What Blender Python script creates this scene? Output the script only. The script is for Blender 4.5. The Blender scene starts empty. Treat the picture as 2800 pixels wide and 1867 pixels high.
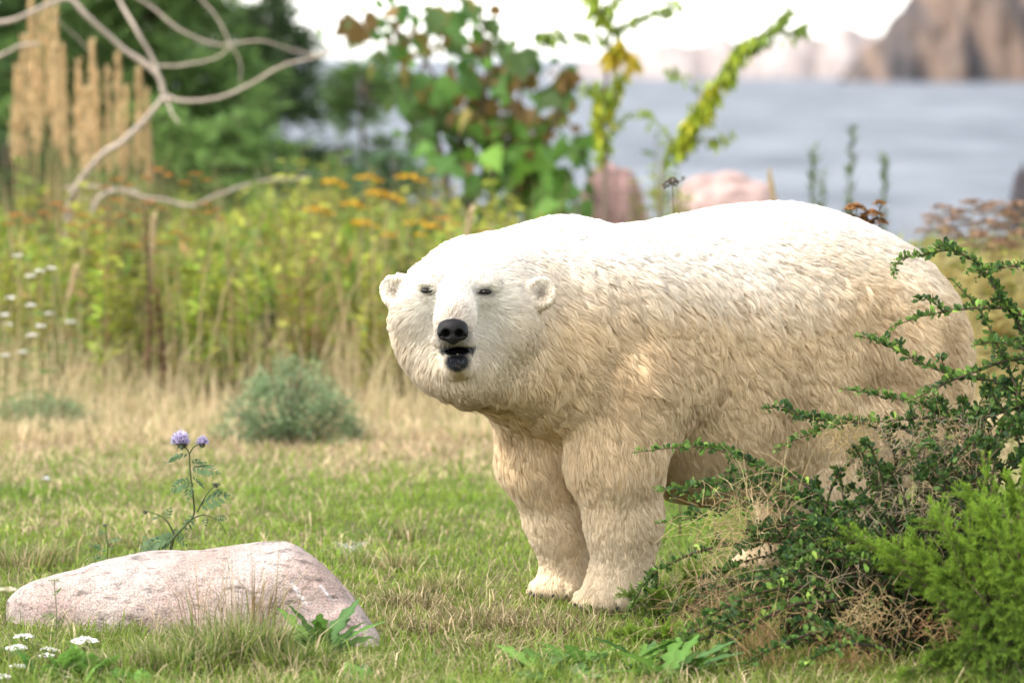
import bpy, math, random
import numpy as np
from mathutils import Vector, kdtree
R_ = math.radians
rng = np.random.default_rng(7)
random.seed(7)
SC = bpy.context.scene
COL = SC.collection

# ------------------------------------------------------------------ camera
F_PX, IW, IH = 12450.0, 2800.0, 1867.0        # focal length in photo pixels
CAM_H, HORIZON = 1.843, 150.0                 # metres above the lawn; row of the horizon
PITCH = math.atan((IH / 2 - HORIZON) / F_PX)
cam = bpy.data.cameras.new('camera')
cam_ob = bpy.data.objects.new('camera', cam); COL.objects.link(cam_ob)
cam_ob.location = (0, 0, CAM_H)
cam_ob.rotation_euler = (math.pi / 2 - PITCH, 0, 0)
cam.sensor_width = 36.0
cam.lens = F_PX / IW * 36.0
cam.clip_start, cam.clip_end = 0.5, 20000
cam.dof.use_dof = True
cam.dof.focus_distance = 14.75
cam.dof.aperture_fstop = 2.7
cam.dof.aperture_blades = 0
SC.camera = cam_ob

# ------------------------------------------------------------------ sky, sun, exposure
SUN_EL, SUN_AZ = R_(54), R_(-112)              # azimuth measured from +Y (away from camera) towards +X
w = bpy.data.worlds.new('World'); SC.world = w; w.use_nodes = True
nt = w.node_tree; nt.nodes.clear()
sky = nt.nodes.new('ShaderNodeTexSky'); sky.sky_type = 'NISHITA'; sky.sun_disc = False
sky.sun_elevation = SUN_EL; sky.sun_rotation = SUN_AZ
sky.air_density = 1.0; sky.dust_density = 0.6; sky.ozone_density = 1.0
hs = nt.nodes.new('ShaderNodeHueSaturation'); hs.inputs['Saturation'].default_value = 0.28
bgn = nt.nodes.new('ShaderNodeBackground'); bgn.inputs['Strength'].default_value = 0.15
won = nt.nodes.new('ShaderNodeOutputWorld')
nt.links.new(sky.outputs[0], hs.inputs['Color']); nt.links.new(hs.outputs[0], bgn.inputs['Color'])
nt.links.new(bgn.outputs[0], won.inputs['Surface'])
sun = bpy.data.lights.new('sun', 'SUN'); sun.energy = 1.5; sun.angle = R_(14); sun.color = (1.0, 0.95, 0.86)
sun_ob = bpy.data.objects.new('sun', sun); COL.objects.link(sun_ob)
sd = Vector((math.sin(SUN_AZ) * math.cos(SUN_EL), math.cos(SUN_AZ) * math.cos(SUN_EL), math.sin(SUN_EL)))
sun_ob.rotation_euler = (-sd).to_track_quat('-Z', 'Y').to_euler()
sun_ob.location = (0, 10, 30)
SC.view_settings.view_transform = 'Standard'; SC.view_settings.look = 'None'
SC.view_settings.gamma = 1.0; SC.view_settings.use_curve_mapping = False
SC.view_settings.exposure = 1.97
SC.cycles.use_denoising = True
SC.cycles.max_bounces = 8; SC.cycles.transparent_max_bounces = 8
SC.cycles.diffuse_bounces = 4; SC.cycles.glossy_bounces = 3; SC.cycles.transmission_bounces = 4
SC.cycles.caustics_reflective = False; SC.cycles.caustics_refractive = False

# ------------------------------------------------------------------ helpers
cp, sp_ = math.cos(PITCH), math.sin(PITCH)
def P(px, py, Y):
    """photo pixel + distance in metres -> point"""
    dx, dy = (px - IW / 2) / F_PX, (IH / 2 - py) / F_PX
    d = np.array([dx, cp + dy * sp_, -sp_ + dy * cp])
    return np.array([0, 0, CAM_H]) + d * (Y / d[1])
def G(px, py, z=0.0):
    """photo pixel -> point on the ground plane"""
    dx, dy = (px - IW / 2) / F_PX, (IH / 2 - py) / F_PX
    d = np.array([dx, cp + dy * sp_, -sp_ + dy * cp])
    return np.array([0, 0, CAM_H]) + d * ((z - CAM_H) / d[2])
def GX(px, Y, z=0.0):
    p = P(px, 900, Y); return np.array([p[0], Y, z])
def nrm(v):
    v = np.asarray(v, float); n = np.linalg.norm(v, axis=-1, keepdims=True); return v / np.maximum(n, 1e-9)

def vnoise(p, freq=1.0, seed=0):
    """smooth value noise in [-1,1], p (...,2|3)"""
    p = np.asarray(p, float) * freq
    if p.shape[-1] == 2: p = np.concatenate([p, np.zeros(p.shape[:-1] + (1,))], -1)
    i = np.floor(p).astype(np.int64); f = p - i; f = f * f * (3 - 2 * f)
    def h(x, y, z):
        n = (x * 374761393 + y * 668265263 + z * 1274126177 + seed * 974711) & 0x7fffffff
        n = ((n ^ (n >> 13)) * 1274126177) & 0x7fffffff
        n = ((n ^ (n >> 15)) * 2246822519) & 0x7fffffff
        return (n ^ (n >> 16)) % 65536 / 32767.5 - 1
    x, y, z = i[..., 0], i[..., 1], i[..., 2]; u, v, w_ = f[..., 0], f[..., 1], f[..., 2]
    def L(a, b, t): return a + (b - a) * t
    return L(L(L(h(x, y, z), h(x+1, y, z), u), L(h(x, y+1, z), h(x+1, y+1, z), u), v),
             L(L(h(x, y, z+1), h(x+1, y, z+1), u), L(h(x, y+1, z+1), h(x+1, y+1, z+1), u), v), w_)
def fbm(p, freq, seed=0, oct=3):
    s, a = 0, 1.0
    for k in range(oct): s = s + a * vnoise(p, freq * 2 ** k, seed + k); a *= .5
    return s / 1.75

def mesh_np(name, V, polys, col=None, smooth=True):
    """polys: list of (M,k) index arrays; col (nV,3) linear colours -> attribute 'col'"""
    me = bpy.data.meshes.new(name)
    V = np.asarray(V, np.float32); polys = [np.asarray(p, np.int32) for p in polys if len(p)]
    me.vertices.add(len(V)); me.vertices.foreach_set('co', V.ravel())
    loops = np.concatenate([p.ravel() for p in polys]); tot = np.concatenate([np.full(len(p), p.shape[1], np.int32) for p in polys])
    st = np.concatenate([[0], np.cumsum(tot)[:-1]]).astype(np.int32)
    me.loops.add(len(loops)); me.loops.foreach_set('vertex_index', loops.astype(np.int32))
    me.polygons.add(len(tot)); me.polygons.foreach_set('loop_start', st)
    me.polygons.foreach_set('use_smooth', np.full(len(tot), smooth, bool))
    me.update(calc_edges=True); me.validate()
    if col is not None:
        a = me.attributes.new('col', 'FLOAT_COLOR', 'POINT')
        c = np.ones((len(V), 4), np.float32); c[:, :3] = np.broadcast_to(np.asarray(col, np.float32), (len(V), 3))
        a.data.foreach_set('color', c.ravel())
    return me
def ob(name, data, mat=None, parent=None, loc=None):
    o = bpy.data.objects.new(name, data); COL.objects.link(o)
    if mat is not None and len(data.materials) == 0: data.materials.append(mat)
    if parent is not None: o.parent = parent
    if loc is not None: o.location = loc
    return o
def tag(o, label=None, cat=None, group=None, kind=None):
    if label: o['label'] = label
    if cat: o['category'] = cat
    if group: o['group'] = group
    if kind: o['kind'] = kind
    return o
def thing(name, label, cat, loc=(0, 0, 0), group=None):
    o = bpy.data.objects.new(name, None); COL.objects.link(o); o.location = loc; o.empty_display_size = .1
    return tag(o, label, cat, group)
def copy_tree(o, parent=None):
    c = o.copy(); COL.objects.link(c); c.parent = parent
    for ch in list(o.children): copy_tree(ch, c)
    return c

class Geo:
    def __init__(s): s.V, s.F, s.C, s.n = [], {}, [], 0
    def add(s, V, polys, col):
        V = np.asarray(V, float).reshape(-1, 3)
        for p in polys:
            p = np.asarray(p, int)
            if len(p): s.F.setdefault(p.shape[1], []).append(p + s.n)
        s.V.append(V); s.C.append(np.broadcast_to(np.asarray(col, float), V.shape).copy()); s.n += len(V)
    def scatter(s, TV, TF, R, T, col):
        """N copies of a template: R (N,3,3) columns = axes*scale, T (N,3), col (N,3) or (N,k,3)"""
        TV = np.asarray(TV, float); N, k = len(T), len(TV)
        if N == 0: return
        V = np.einsum('nij,kj->nki', R, TV) + T[:, None]
        col = np.asarray(col, float)
        if col.ndim == 1: col = np.broadcast_to(col, (N, 3))
        if col.ndim == 2: col = np.repeat(col[:, None], k, 1)
        fs = []
        for p in TF:
            p = np.asarray(p, int); fs.append((p[None] + (np.arange(N) * k)[:, None, None]).reshape(-1, p.shape[1]))
        s.add(V.reshape(-1, 3), fs, col.reshape(-1, 3))
    def tube(s, pts, rad, col, seg=6, cap=True):
        pts = np.asarray(pts, float); n = len(pts); rad = np.broadcast_to(np.asarray(rad, float), (n,))
        t = nrm(np.gradient(pts, axis=0)); ref = np.array([0, 0, 1.]) if abs(t[0][2]) < .9 else np.array([1., 0, 0])
        a = np.linspace(0, 2 * np.pi, seg, endpoint=False); V = []
        u = nrm(np.cross(ref, t[0]))
        for i in range(n):
            u = nrm(u - t[i] * np.dot(u, t[i])); v = np.cross(t[i], u)
            V.append(pts[i] + rad[i] * (np.cos(a)[:, None] * u + np.sin(a)[:, None] * v))
        V = np.concatenate(V); q = []
        for i in range(n - 1):
            for j in range(seg): q.append([i*seg+j, i*seg+(j+1) % seg, (i+1)*seg+(j+1) % seg, (i+1)*seg+j])
        fs = [q]
        c = np.asarray(col, float)
        if c.ndim == 2: c = np.repeat(c, seg, 0)
        if cap:
            m = len(V); V = np.concatenate([V, [pts[0], pts[-1]]]); tr = []
            if c.ndim == 2: c = np.concatenate([c, c[:1], c[-1:]])
            for j in range(seg): tr += [[m, (j+1) % seg, j], [m+1, (n-1)*seg+j, (n-1)*seg+(j+1) % seg]]
            fs.append(tr)
        s.add(V, fs, c)
    def build(s, name, smooth=True):
        return mesh_np(name, np.concatenate(s.V), [np.concatenate(v) for v in s.F.values()], np.concatenate(s.C), smooth)
def frames(d, up=None, roll=None):
    """(N,3) directions -> (N,3,3) with y axis along d, z near up; columns x,y,z"""
    d = nrm(d); N = len(d)
    up = np.broadcast_to(np.array([0, 0, 1.]) if up is None else np.asarray(up, float), (N, 3))
    x = np.cross(d, up); bad = np.linalg.norm(x, axis=1) < 1e-3; x[bad] = [1, 0, 0]; x = nrm(x); z = np.cross(x, d)
    if roll is not None:
        c, s_ = np.cos(roll)[:, None], np.sin(roll)[:, None]; x, z = c * x + s_ * z, -s_ * x + c * z
    return np.stack([x, d, z], -1)
def bez(pts, n):
    """smooth Catmull-Rom curve through points"""
    p = np.asarray(pts, float); p = np.concatenate([[2*p[0]-p[1]], p, [2*p[-1]-p[-2]]])
    t = np.linspace(0, len(p) - 3 - 1e-6, n); i = t.astype(int); f = (t - i)[:, None]
    a, b, c, d = p[i], p[i+1], p[i+2], p[i+3]
    return .5 * (2*b + (c-a)*f + (2*a-5*b+4*c-d)*f**2 + (-a+3*b-3*c+d)*f**3)
def srgb(r, g, b):
    c = np.array([r, g, b]) / 255.; return np.where(c <= .04045, c / 12.92, ((c + .055) / 1.055) ** 2.4)

# ------------------------------------------------------------------ materials
def mat_new(name):
    m = bpy.data.materials.new(name); m.use_nodes = True; t = m.node_tree; t.nodes.clear()
    return m, t, t.nodes.new('ShaderNodeOutputMaterial')
def mat_attr(name, rough=.6, trans=0.0, spec=.3, noise=0.12, nscale=60, bump=0.0, bscale=80):
    """colour attribute 'col' with fine procedural variation; trans = share of light let through a leaf"""
    m, t, out = mat_new(name); N, L = t.nodes, t.links
    a = N.new('ShaderNodeAttribute'); a.attribute_name = 'col'
    tc = N.new('ShaderNodeTexCoord')
    nz = N.new('ShaderNodeTexNoise'); nz.inputs['Scale'].default_value = nscale; nz.inputs['Detail'].default_value = 3
    L.new(tc.outputs['Object'], nz.inputs['Vector'])
    mr = N.new('ShaderNodeMapRange'); mr.inputs['From Min'].default_value = .3; mr.inputs['From Max'].default_value = .7
    mr.inputs['To Min'].default_value = 1 - noise; mr.inputs['To Max'].default_value = 1 + noise
    L.new(nz.outputs['Fac'], mr.inputs['Value'])
    mx = N.new('ShaderNodeVectorMath'); mx.operation = 'SCALE'
    L.new(a.outputs['Color'], mx.inputs[0]); L.new(mr.outputs[0], mx.inputs['Scale'])
    b = N.new('ShaderNodeBsdfPrincipled'); b.inputs['Roughness'].default_value = rough
    b.inputs['Specular IOR Level'].default_value = spec
    L.new(mx.outputs[0], b.inputs['Base Color'])
    if bump:
        n2 = N.new('ShaderNodeTexNoise'); n2.inputs['Scale'].default_value = bscale; n2.inputs['Detail'].default_value = 5
        L.new(tc.outputs['Object'], n2.inputs['Vector'])
        bp = N.new('ShaderNodeBump'); bp.inputs['Strength'].default_value = 1; bp.inputs['Distance'].default_value = bump
        L.new(n2.outputs['Fac'], bp.inputs['Height']); L.new(bp.outputs[0], b.inputs['Normal'])
    if trans:
        tr = N.new('ShaderNodeBsdfTranslucent'); L.new(mx.outputs[0], tr.inputs['Color'])
        ms = N.new('ShaderNodeMixShader'); ms.inputs[0].default_value = trans
        L.new(b.outputs[0], ms.inputs[1]); L.new(tr.outputs[0], ms.inputs[2]); L.new(ms.outputs[0], out.inputs['Surface'])
    else: L.new(b.outputs[0], out.inputs['Surface'])
    return m
M_LEAF = mat_attr('leaf', .6, .38, .16, .15, 40)
M_GRASS = mat_attr('grass', .55, .35, .25, .1, 20)
M_BARK = mat_attr('bark', .8, 0, .2, .25, 90, .002, 120)
M_PETAL = mat_attr('petal', .6, .3, .2, .1, 80)
M_SOIL = mat_attr('soil', .95, 0, .1, .35, 9, .01, 60)
# ------------------------------------------------------------------ ground, water, far shore
def sst(a, b, x): t = np.clip((x - a) / (b - a), 0, 1); return t * t * (3 - 2 * t)
def shore(x): return 34.0 + 26.0 * sst(-1.5, -7.0, np.asarray(x, float))
def gz(x, y):
    x = np.asarray(x, float); y = np.asarray(y, float); p = np.stack([x, y], -1)
    z = .018 * fbm(p, .9, 3) * sst(16.2, 18, y) + .05 * fbm(p, .25, 9) * sst(17, 22, y)
    return z - 2.2 * sst(-1.5, 6, y - shore(x))
def dryness(x, y):
    """share of dead straw among the grass"""
    p = np.stack([x, y], -1); n = fbm(p * [1, .7], 1.3, 41); n2 = fbm(p * [1, .6], 3.6, 43)
    d = .07 + .85 * sst(18.6, 21.2, y + .9*n) + .42*np.clip(n2, 0, 1) + .25*np.clip(n, -.5, 1)
    d += .35 * np.exp(-(((x + 1.65) / .45)**2 + ((y - 18.3) / .7)**2)) + .3 * np.exp(-(((x + .15) / .5)**2 + ((y - 14.75) / .4)**2))
    return np.clip(d, 0, 1)
xs = np.concatenate([np.linspace(-70, -9, 14), np.linspace(-8, 8, 110), np.linspace(9, 70, 14)])
ys = np.concatenate([np.linspace(-12, 9, 8), np.linspace(10, 40, 170), np.linspace(41, 80, 14)])
X, Y = np.meshgrid(xs, ys, indexing='ij'); Z = gz(X, Y)
V = np.stack([X, Y, Z], -1).reshape(-1, 3); nx, ny = X.shape
i, j = np.meshgrid(np.arange(nx-1), np.arange(ny-1), indexing='ij'); q = np.stack([i*ny+j, (i+1)*ny+j, (i+1)*ny+j+1, i*ny+j+1], -1).reshape(-1, 4)
dr = dryness(V[:, 0], V[:, 1])[:, None]
gcol = np.array([.07, .075, .022]) * (1-dr) + np.array([.17, .125, .065]) * dr
tag(ob('ground', mesh_np('ground', V, [q], gcol), M_SOIL), kind='structure', label='flat earth under the grass, sloping into the water behind')

m, t, out = mat_new('water'); N, L = t.nodes, t.links
b = N.new('ShaderNodeBsdfPrincipled'); b.inputs['Base Color'].default_value = (.08, .088, .100, 1); b.inputs['Roughness'].default_value = .22
b.inputs['Specular IOR Level'].default_value = .13
tc = N.new('ShaderNodeTexCoord'); mp = N.new('ShaderNodeMapping'); mp.inputs['Scale'].default_value = (.5, 1.2, 1)
L.new(tc.outputs['Object'], mp.inputs['Vector'])
n1 = N.new('ShaderNodeTexNoise'); n1.inputs['Scale'].default_value = 1.1; n1.inputs['Detail'].default_value = 6; n1.inputs['Roughness'].default_value = .62
n2 = N.new('ShaderNodeTexNoise'); n2.inputs['Scale'].default_value = .05; n2.inputs['Detail'].default_value = 3
L.new(mp.outputs[0], n1.inputs['Vector']); L.new(mp.outputs[0], n2.inputs['Vector'])
bp = N.new('ShaderNodeBump'); bp.inputs['Strength'].default_value = 1; bp.inputs['Distance'].default_value = .5; L.new(n1.outputs['Fac'], bp.inputs['Height'])
cr = N.new('ShaderNodeMapRange'); cr.inputs['From Min'].default_value = .35; cr.inputs['From Max'].default_value = .65; cr.inputs['To Min'].default_value = .48; cr.inputs['To Max'].default_value = .58
L.new(n2.outputs['Fac'], cr.inputs['Value']); L.new(cr.outputs[0], b.inputs['Roughness'])
mp2 = N.new('ShaderNodeMapping'); mp2.inputs['Scale'].default_value = (.35, .12, 1); L.new(tc.outputs['Object'], mp2.inputs['Vector'])
n3 = N.new('ShaderNodeTexNoise'); n3.inputs['Scale'].default_value = 1.0; n3.inputs['Detail'].default_value = 5; L.new(mp2.outputs[0], n3.inputs['Vector'])
rp = N.new('ShaderNodeValToRGB'); rp.color_ramp.elements[0].position = .36; rp.color_ramp.elements[0].color = (.085, .095, .112, 1); rp.color_ramp.elements[1].position = .64; rp.color_ramp.elements[1].color = (.165, .178, .198, 1)  # light and dark of the wave facets painted into the base colour
L.new(n3.outputs['Fac'], rp.inputs['Fac']); L.new(rp.outputs[0], b.inputs['Base Color'])
L.new(bp.outputs[0], b.inputs['Normal']); L.new(b.outputs[0], out.inputs['Surface']); M_WATER = m
WZ = -.6
V = np.array([[-1500, 30, WZ], [1500, 30, WZ], [1500, 4000, WZ], [-1500, 4000, WZ]], float)
tag(ob('water', mesh_np('water', V, [[[0, 1, 2, 3]]]), M_WATER), kind='structure', label='grey-blue rippled water behind the meadow')

M_CLIFF = mat_attr('cliff_rock', .9, 0, .15, .2, .6, .25, .8)
def cliff(name, label, prof, Yb, amp, cols, depth, seed, foot_px):
    """rock wall with a crest through photo pixels prof, standing in the water at distance Yb"""
    px = np.array([a for a, _ in prof], float); top = np.array([P(a, b_, Yb)[2] for a, b_ in prof])
    u = np.linspace(px[0], px[-1], 150); tz = np.interp(u, px, top); X0 = np.array([P(a, 200, Yb)[0] for a in u])
    tz = tz + (tz - WZ) * .10 * fbm(np.stack([X0, X0*0], -1), .6, seed)
    nv = 40; v = np.linspace(0, 1, nv); rows = []
    base = WZ - 1.5
    for k in range(nv):
        z = base + (tz - base) * v[k]; p = np.stack([X0, z*.28, np.full_like(X0, seed*3.)], -1)
        dpt = amp * (fbm(p, .45, seed) * 1.0 + .35*fbm(p, 1.6, seed+5)) + v[k]**1.5 * depth * .5
        rows.append(np.stack([X0, Yb + dpt, z], -1))
    for s_ in (.3, .6, 1.0): rows.append(np.stack([X0, X0*0 + Yb + depth*.5 + depth*s_, base + (tz-base)*(1-.5*s_**2) - .2], -1))
    rows.append(np.stack([X0, np.full_like(X0, Yb + depth*1.6), np.full_like(X0, base)], -1))
    V = np.concatenate(rows); nu = len(u); nr = len(rows)
    i, j = np.meshgrid(np.arange(nr-1), np.arange(nu-1), indexing='ij'); q = np.stack([i*nu+j, i*nu+j+1, (i+1)*nu+j+1, (i+1)*nu+j], -1).reshape(-1, 4)
    n = fbm(np.stack([V[:, 0] + .35*V[:, 2], V[:, 2]*.22, V[:, 1]*.05], -1), .55, seed+2)
    a = np.clip(n*1.6 + .5, 0, 1)[:, None]; c = np.array(cols[0])*(1-a) + np.array(cols[1])*a
    st = np.clip(fbm(V * [1, .1, .25], 1.4, seed+8)*1.5 - .3, 0, 1)[:, None]; c = c*(1-st*.6) + np.array(cols[2])*st*.6
    return tag(ob(name, mesh_np(name, V, [q], c), M_CLIFF), label=label, kind='structure')
cliff('cliff', 'tall brown rock cliff with dark grey streaks and painted vertical shadows rising from the water', [(2325, 205), (2345, 170), (2375, 130), (2425, 95), (2450, 45), (2490, 5), (2540, -60), (2700, -120), (2900, -140), (3200, -60), (3400, 120), (3480, 210)], 405, 2.4,
      ((.05, .046, .048), (.165, .115, .088), (.22, .17, .135)), 14, 4, None)  # the dark grey also puts the cliff's vertical shadows into the colour
cliff('distant_hills', 'low pale pinkish cliffs on the far shore', [(1500, 200), (1640, 160), (1720, 132), (1800, 112), (1930, 118), (1990, 96), (2070, 122), (2140, 112), (2200, 88), (2260, 100), (2330, 66), (2400, 88), (2480, 96), (2600, 120), (2760, 180)], 466, 2.2,
      ((.27, .225, .21), (.33, .285, .265), (.36, .32, .30)), 16, 14, None)

# boulders at the water's edge and the granite block on the lawn
def mat_granite(name):
    m, t, out = mat_new(name); N, L = t.nodes, t.links
    a = N.new('ShaderNodeAttribute'); a.attribute_name = 'col'; tc = N.new('ShaderNodeTexCoord')
    def noise(sc, det, rough=.6, str_=(1, 1, 1)):
        mp = N.new('ShaderNodeMapping'); mp.inputs['Scale'].default_value = str_; L.new(tc.outputs['Object'], mp.inputs['Vector'])
        n = N.new('ShaderNodeTexNoise'); n.inputs['Scale'].default_value = sc; n.inputs['Detail'].default_value = det; n.inputs['Roughness'].default_value = rough
        L.new(mp.outputs[0], n.inputs['Vector']); return n
    def rng_(n, a0, a1, b0, b1):
        r = N.new('ShaderNodeMapRange'); r.inputs['From Min'].default_value = a0; r.inputs['From Max'].default_value = a1
        r.inputs['To Min'].default_value = b0; r.inputs['To Max'].default_value = b1; L.new(n.outputs[0], r.inputs['Value']); return r
    sp = noise(150, 4, .75); bl = noise(7, 5, .65); cr = noise(20, 6, .7, (.45, .8, 2.2)); st = noise(60, 3)
    def mul(x, r):
        v = N.new('ShaderNodeVectorMath'); v.operation = 'SCALE'; L.new(x, v.inputs[0]); L.new(r.outputs[0], v.inputs['Scale']); return v.outputs[0]
    c = mul(a.outputs['Color'], rng_(sp, .38, .60, .48, 1.15)); c = mul(c, rng_(bl, .3, .7, .74, 1.14)); c = mul(c, rng_(cr, .36, .47, .40, 1.0))
    mx = N.new('ShaderNodeMix'); mx.data_type = 'RGBA'; mx.inputs[7].default_value = (.40, .235, .19, 1)
    f = rng_(st, .52, .72, 0, .45); L.new(f.outputs[0], mx.inputs[0]); L.new(c, mx.inputs[6])
    b = N.new('ShaderNodeBsdfPrincipled'); b.inputs['Roughness'].default_value = .82; b.inputs['Specular IOR Level'].default_value = .25; L.new(mx.outputs[2], b.inputs['Base Color'])
    bp = N.new('ShaderNodeBump'); bp.inputs['Distance'].default_value = .008; L.new(cr.outputs[0], bp.inputs['Height'])
    b2 = N.new('ShaderNodeBump'); b2.inputs['Distance'].default_value = .003; L.new(sp.outputs[0], b2.inputs['Height']); L.new(bp.outputs[0], b2.inputs['Normal'])
    L.new(b2.outputs[0], b.inputs['Normal']); L.new(b.outputs[0], out.inputs['Surface']); return m
M_GRANITE = mat_granite('granite')
def boulder_mesh(c, r, seed, col, n=40, amp=.22):
    th = np.linspace(0, np.pi, n); ph = np.linspace(0, 2*np.pi, 2*n, endpoint=False); T, Ph = np.meshgrid(th, ph, indexing='ij')
    d = np.stack([np.sin(T)*np.cos(Ph), np.sin(T)*np.sin(Ph), np.cos(T)], -1).reshape(-1, 3)
    d = np.sign(d) * np.abs(d)**.85
    k = 1 + amp*fbm(d, 1.5, seed) + .08*fbm(d, 4, seed+3); V = d * np.array(r) * k[:, None] + c; m2 = 2*n
    i, j = np.meshgrid(np.arange(n-1), np.arange(m2), indexing='ij'); q = np.stack([i*m2+j, (i+1)*m2+j, (i+1)*m2+(j+1) % m2, i*m2+(j+1) % m2], -1).reshape(-1, 4)
    a = np.clip(fbm(d, 3, seed+7) + .4, 0, 1)[:, None]; return mesh_np('boulder', V, [q], np.array(col)*(.7+.45*a))
for (xa, xb, top, Yd, lab, seed) in ((1575, 1770, 452, 31.0, 'reddish rounded boulder beside the yellow-leaved sapling trunk', 1),
                             (1835, 2150, 472, 32.2, 'pale pink boulder at the water edge, behind the bear back', 2),
                             (2750, 2840, 482, 33.5, 'dark grey stone at the water edge beyond the brown tansies', 3)):
    c = P((xa+xb)/2, top, Yd); low = float(gz(c[0], Yd)); rx = (xb-xa)/2/F_PX*Yd; hgt = c[2] - low
    col_ = ((.46, .28, .245), (.50, .35, .31), (.05, .055, .065))[seed-1]
    base = np.array([c[0], Yd, low])
    tag(ob('boulder', boulder_mesh(np.array([0, 0, hgt*.42]), (rx, rx*1.1, hgt*.58), seed, col_, amp=.2), M_GRANITE, loc=base), lab, 'boulder')

# the pink granite block, lower left of the bear
prof = [(18, 1655), (40, 1618), (100, 1590), (170, 1568), (240, 1551), (360, 1530), (480, 1512), (600, 1497), (700, 1488), (770, 1487), (815, 1497), (860, 1527), (930, 1592), (1000, 1682), (1045, 1752), (1062, 1790)]
RYP = lambda a: np.interp(a, [18, 480, 780, 1062], [14.80, 14.68, 14.50, 14.16]); u = np.linspace(18, 1062, 240); RY = RYP(u)
tz = np.interp(u, [a for a, _ in prof], [P(a, b_, RYP(a))[2] for a, b_ in prof]); k5 = np.ones(9)/9; tz = np.convolve(np.pad(tz, 4, mode='edge'), k5, 'valid')
X0 = np.array([P(a, 1600, RYP(a))[0] for a in u]); ROCK_Y = lambda x: np.interp(x, X0_R, RY_R); X0_R, RY_R = X0.copy(), RY.copy(); s_ = (u - 18) / (1062 - 18)
dep = .34 * np.clip(np.sin(np.pi * np.clip(s_, .004, .996)), 0, 1)**.42
nv = 90; A = np.linspace(0, np.pi, nv); VV = []
for a in A:                                              # a = 0 front foot, pi back foot
    cy, cz = -math.cos(a), math.sin(a)
    yy = RY + .02 + np.sign(cy)*abs(cy)**.8 * dep + .05*(1-cz); zz = -.08 + (tz + .08) * cz**.62
    VV.append(np.stack([X0, yy, zz], -1))
V = np.stack(VV, 0); d = .022*fbm(V, 4.0, 60) + .007*fbm(V, 14, 62) + .003*fbm(V, 40, 66)
V[..., 1] -= d*1.2; V[..., 2] += d * np.clip(V[..., 2]/.05, 0, 1)
V = V.reshape(-1, 3); nu = len(u)
i, j = np.meshgrid(np.arange(nv-1), np.arange(nu-1), indexing='ij'); q = np.stack([i*nu+j, i*nu+j+1, (i+1)*nu+j+1, (i+1)*nu+j], -1).reshape(-1, 4)
a = np.clip(fbm(V, 5, 71)*1.2 + .5, 0, 1)[:, None]; c = np.array([.37, .275, .235])*(1-a) + np.array([.45, .375, .335])*a
gr = np.clip(fbm(V*[1, 1, 1.5], 3.2, 77)*1.6 - .25, 0, 1)[:, None]; c = c*(1-.35*gr) + np.array([.33, .29, .31])*.35*gr
def streak(x0, z0, x1, z1, w):                            # pale bird-lime runs
    global c
    t_ = np.clip((z0 - V[:, 2]) / (z0 - z1), 0, 1); xx = x0 + (x1-x0)*t_ + .006*fbm(V, 20, 3)
    k = np.exp(-((V[:, 0]-xx)/w)**2) * ((V[:, 2] < z0) & (V[:, 2] > z1) & (V[:, 1] < ROCK_Y(V[:, 0])+.05)) * np.clip(.75 + .5*fbm(V, 30, 9), 0, 1)
    c = c*(1-k[:, None]*.8) + np.array([.78, .77, .75])*k[:, None]*.8
def pz(px, py): p_ = P(px, py, RYP(px)-.2); return p_[0], p_[2]
for (a0, b0, a1, b1, w_) in ((798, 1588, 840, 1652, .005), (868, 1600, 905, 1645, .0045), (818, 1508, 865, 1545, .008), (690, 1520, 745, 1560, .005)):
    x0, z0 = pz(a0, b0); x1, z1 = pz(a1, b1); streak(x0, z0, x1, z1, w_)
pk = np.clip(fbm(V, 16, 81)*2.2 - 1.0, 0, 1)[:, None]; c = c*(1-.5*pk) + np.array([.16, .14, .13])*.5*pk
gb = np.array([X0.mean(), 14.6, 0]); tag(ob('granite_boulder', mesh_np('granite_boulder', V - gb, [q], c), M_GRANITE, loc=gb), 'long low pinkish granite boulder with pale streaks lying in the grass', 'boulder')
ROCK_X, ROCK_T = X0, tz
# ------------------------------------------------------------------ grass
def blades(g, p, h, wd, lean, col, tip, az=None, curl=.5):
    """p (N,3) feet; 5-vertex bent blades"""
    N_ = len(p); az = rng.uniform(0, 2*np.pi, N_) if az is None else az
    d = np.stack([np.cos(az), np.sin(az), 0*az], -1); fz = rng.uniform(0, np.pi, N_)
    wv = np.stack([np.cos(fz), np.sin(fz), 0*fz], -1) * (wd/2)[:, None]; up = np.array([0, 0, 1.])
    m = p + up*(h*.55)[:, None] + d*(h*lean*.35)[:, None]; t_ = p + up*(h*(1 - curl*np.clip(lean, 0, 1.6)*.45))[:, None] + d*(h*lean)[:, None]
    V = np.stack([p - wv, p + wv, m + wv*.8, m - wv*.8, t_], 1).reshape(-1, 3); o = (np.arange(N_)*5)[:, None]
    C = np.stack([col*.9, col*.9, col, col, tip], 1).reshape(-1, 3)
    g.add(V, [o + [0, 1, 2, 3], o + [3, 2, 4]], C)
def mixc(a, b, t): return np.asarray(a)*(1-t[:, None]) + np.asarray(b)*t[:, None]
GREEN, LIME, OLIVE, STRAW, BROWN = np.array([.12, .215, .022]), np.array([.26, .34, .04]), np.array([.14, .155, .03]), np.array([.68, .53, .32]), np.array([.24, .15, .075])
def halfw(y): return y * 1400 / F_PX
def bear_clear(x, y): return np.ones(len(x), bool)
NL = 195000
yy = 11.8 + 12.6 * rng.random(NL)**1.25; xx = rng.uniform(-1, 1, NL) * (halfw(yy) + .7)
keep_ = ~((np.interp(xx, ROCK_X, ROCK_T, left=-1, right=-1) > .02) & (np.abs(yy - ROCK_Y(xx) - .02) < .27)); xx, yy = xx[keep_], yy[keep_]
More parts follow.
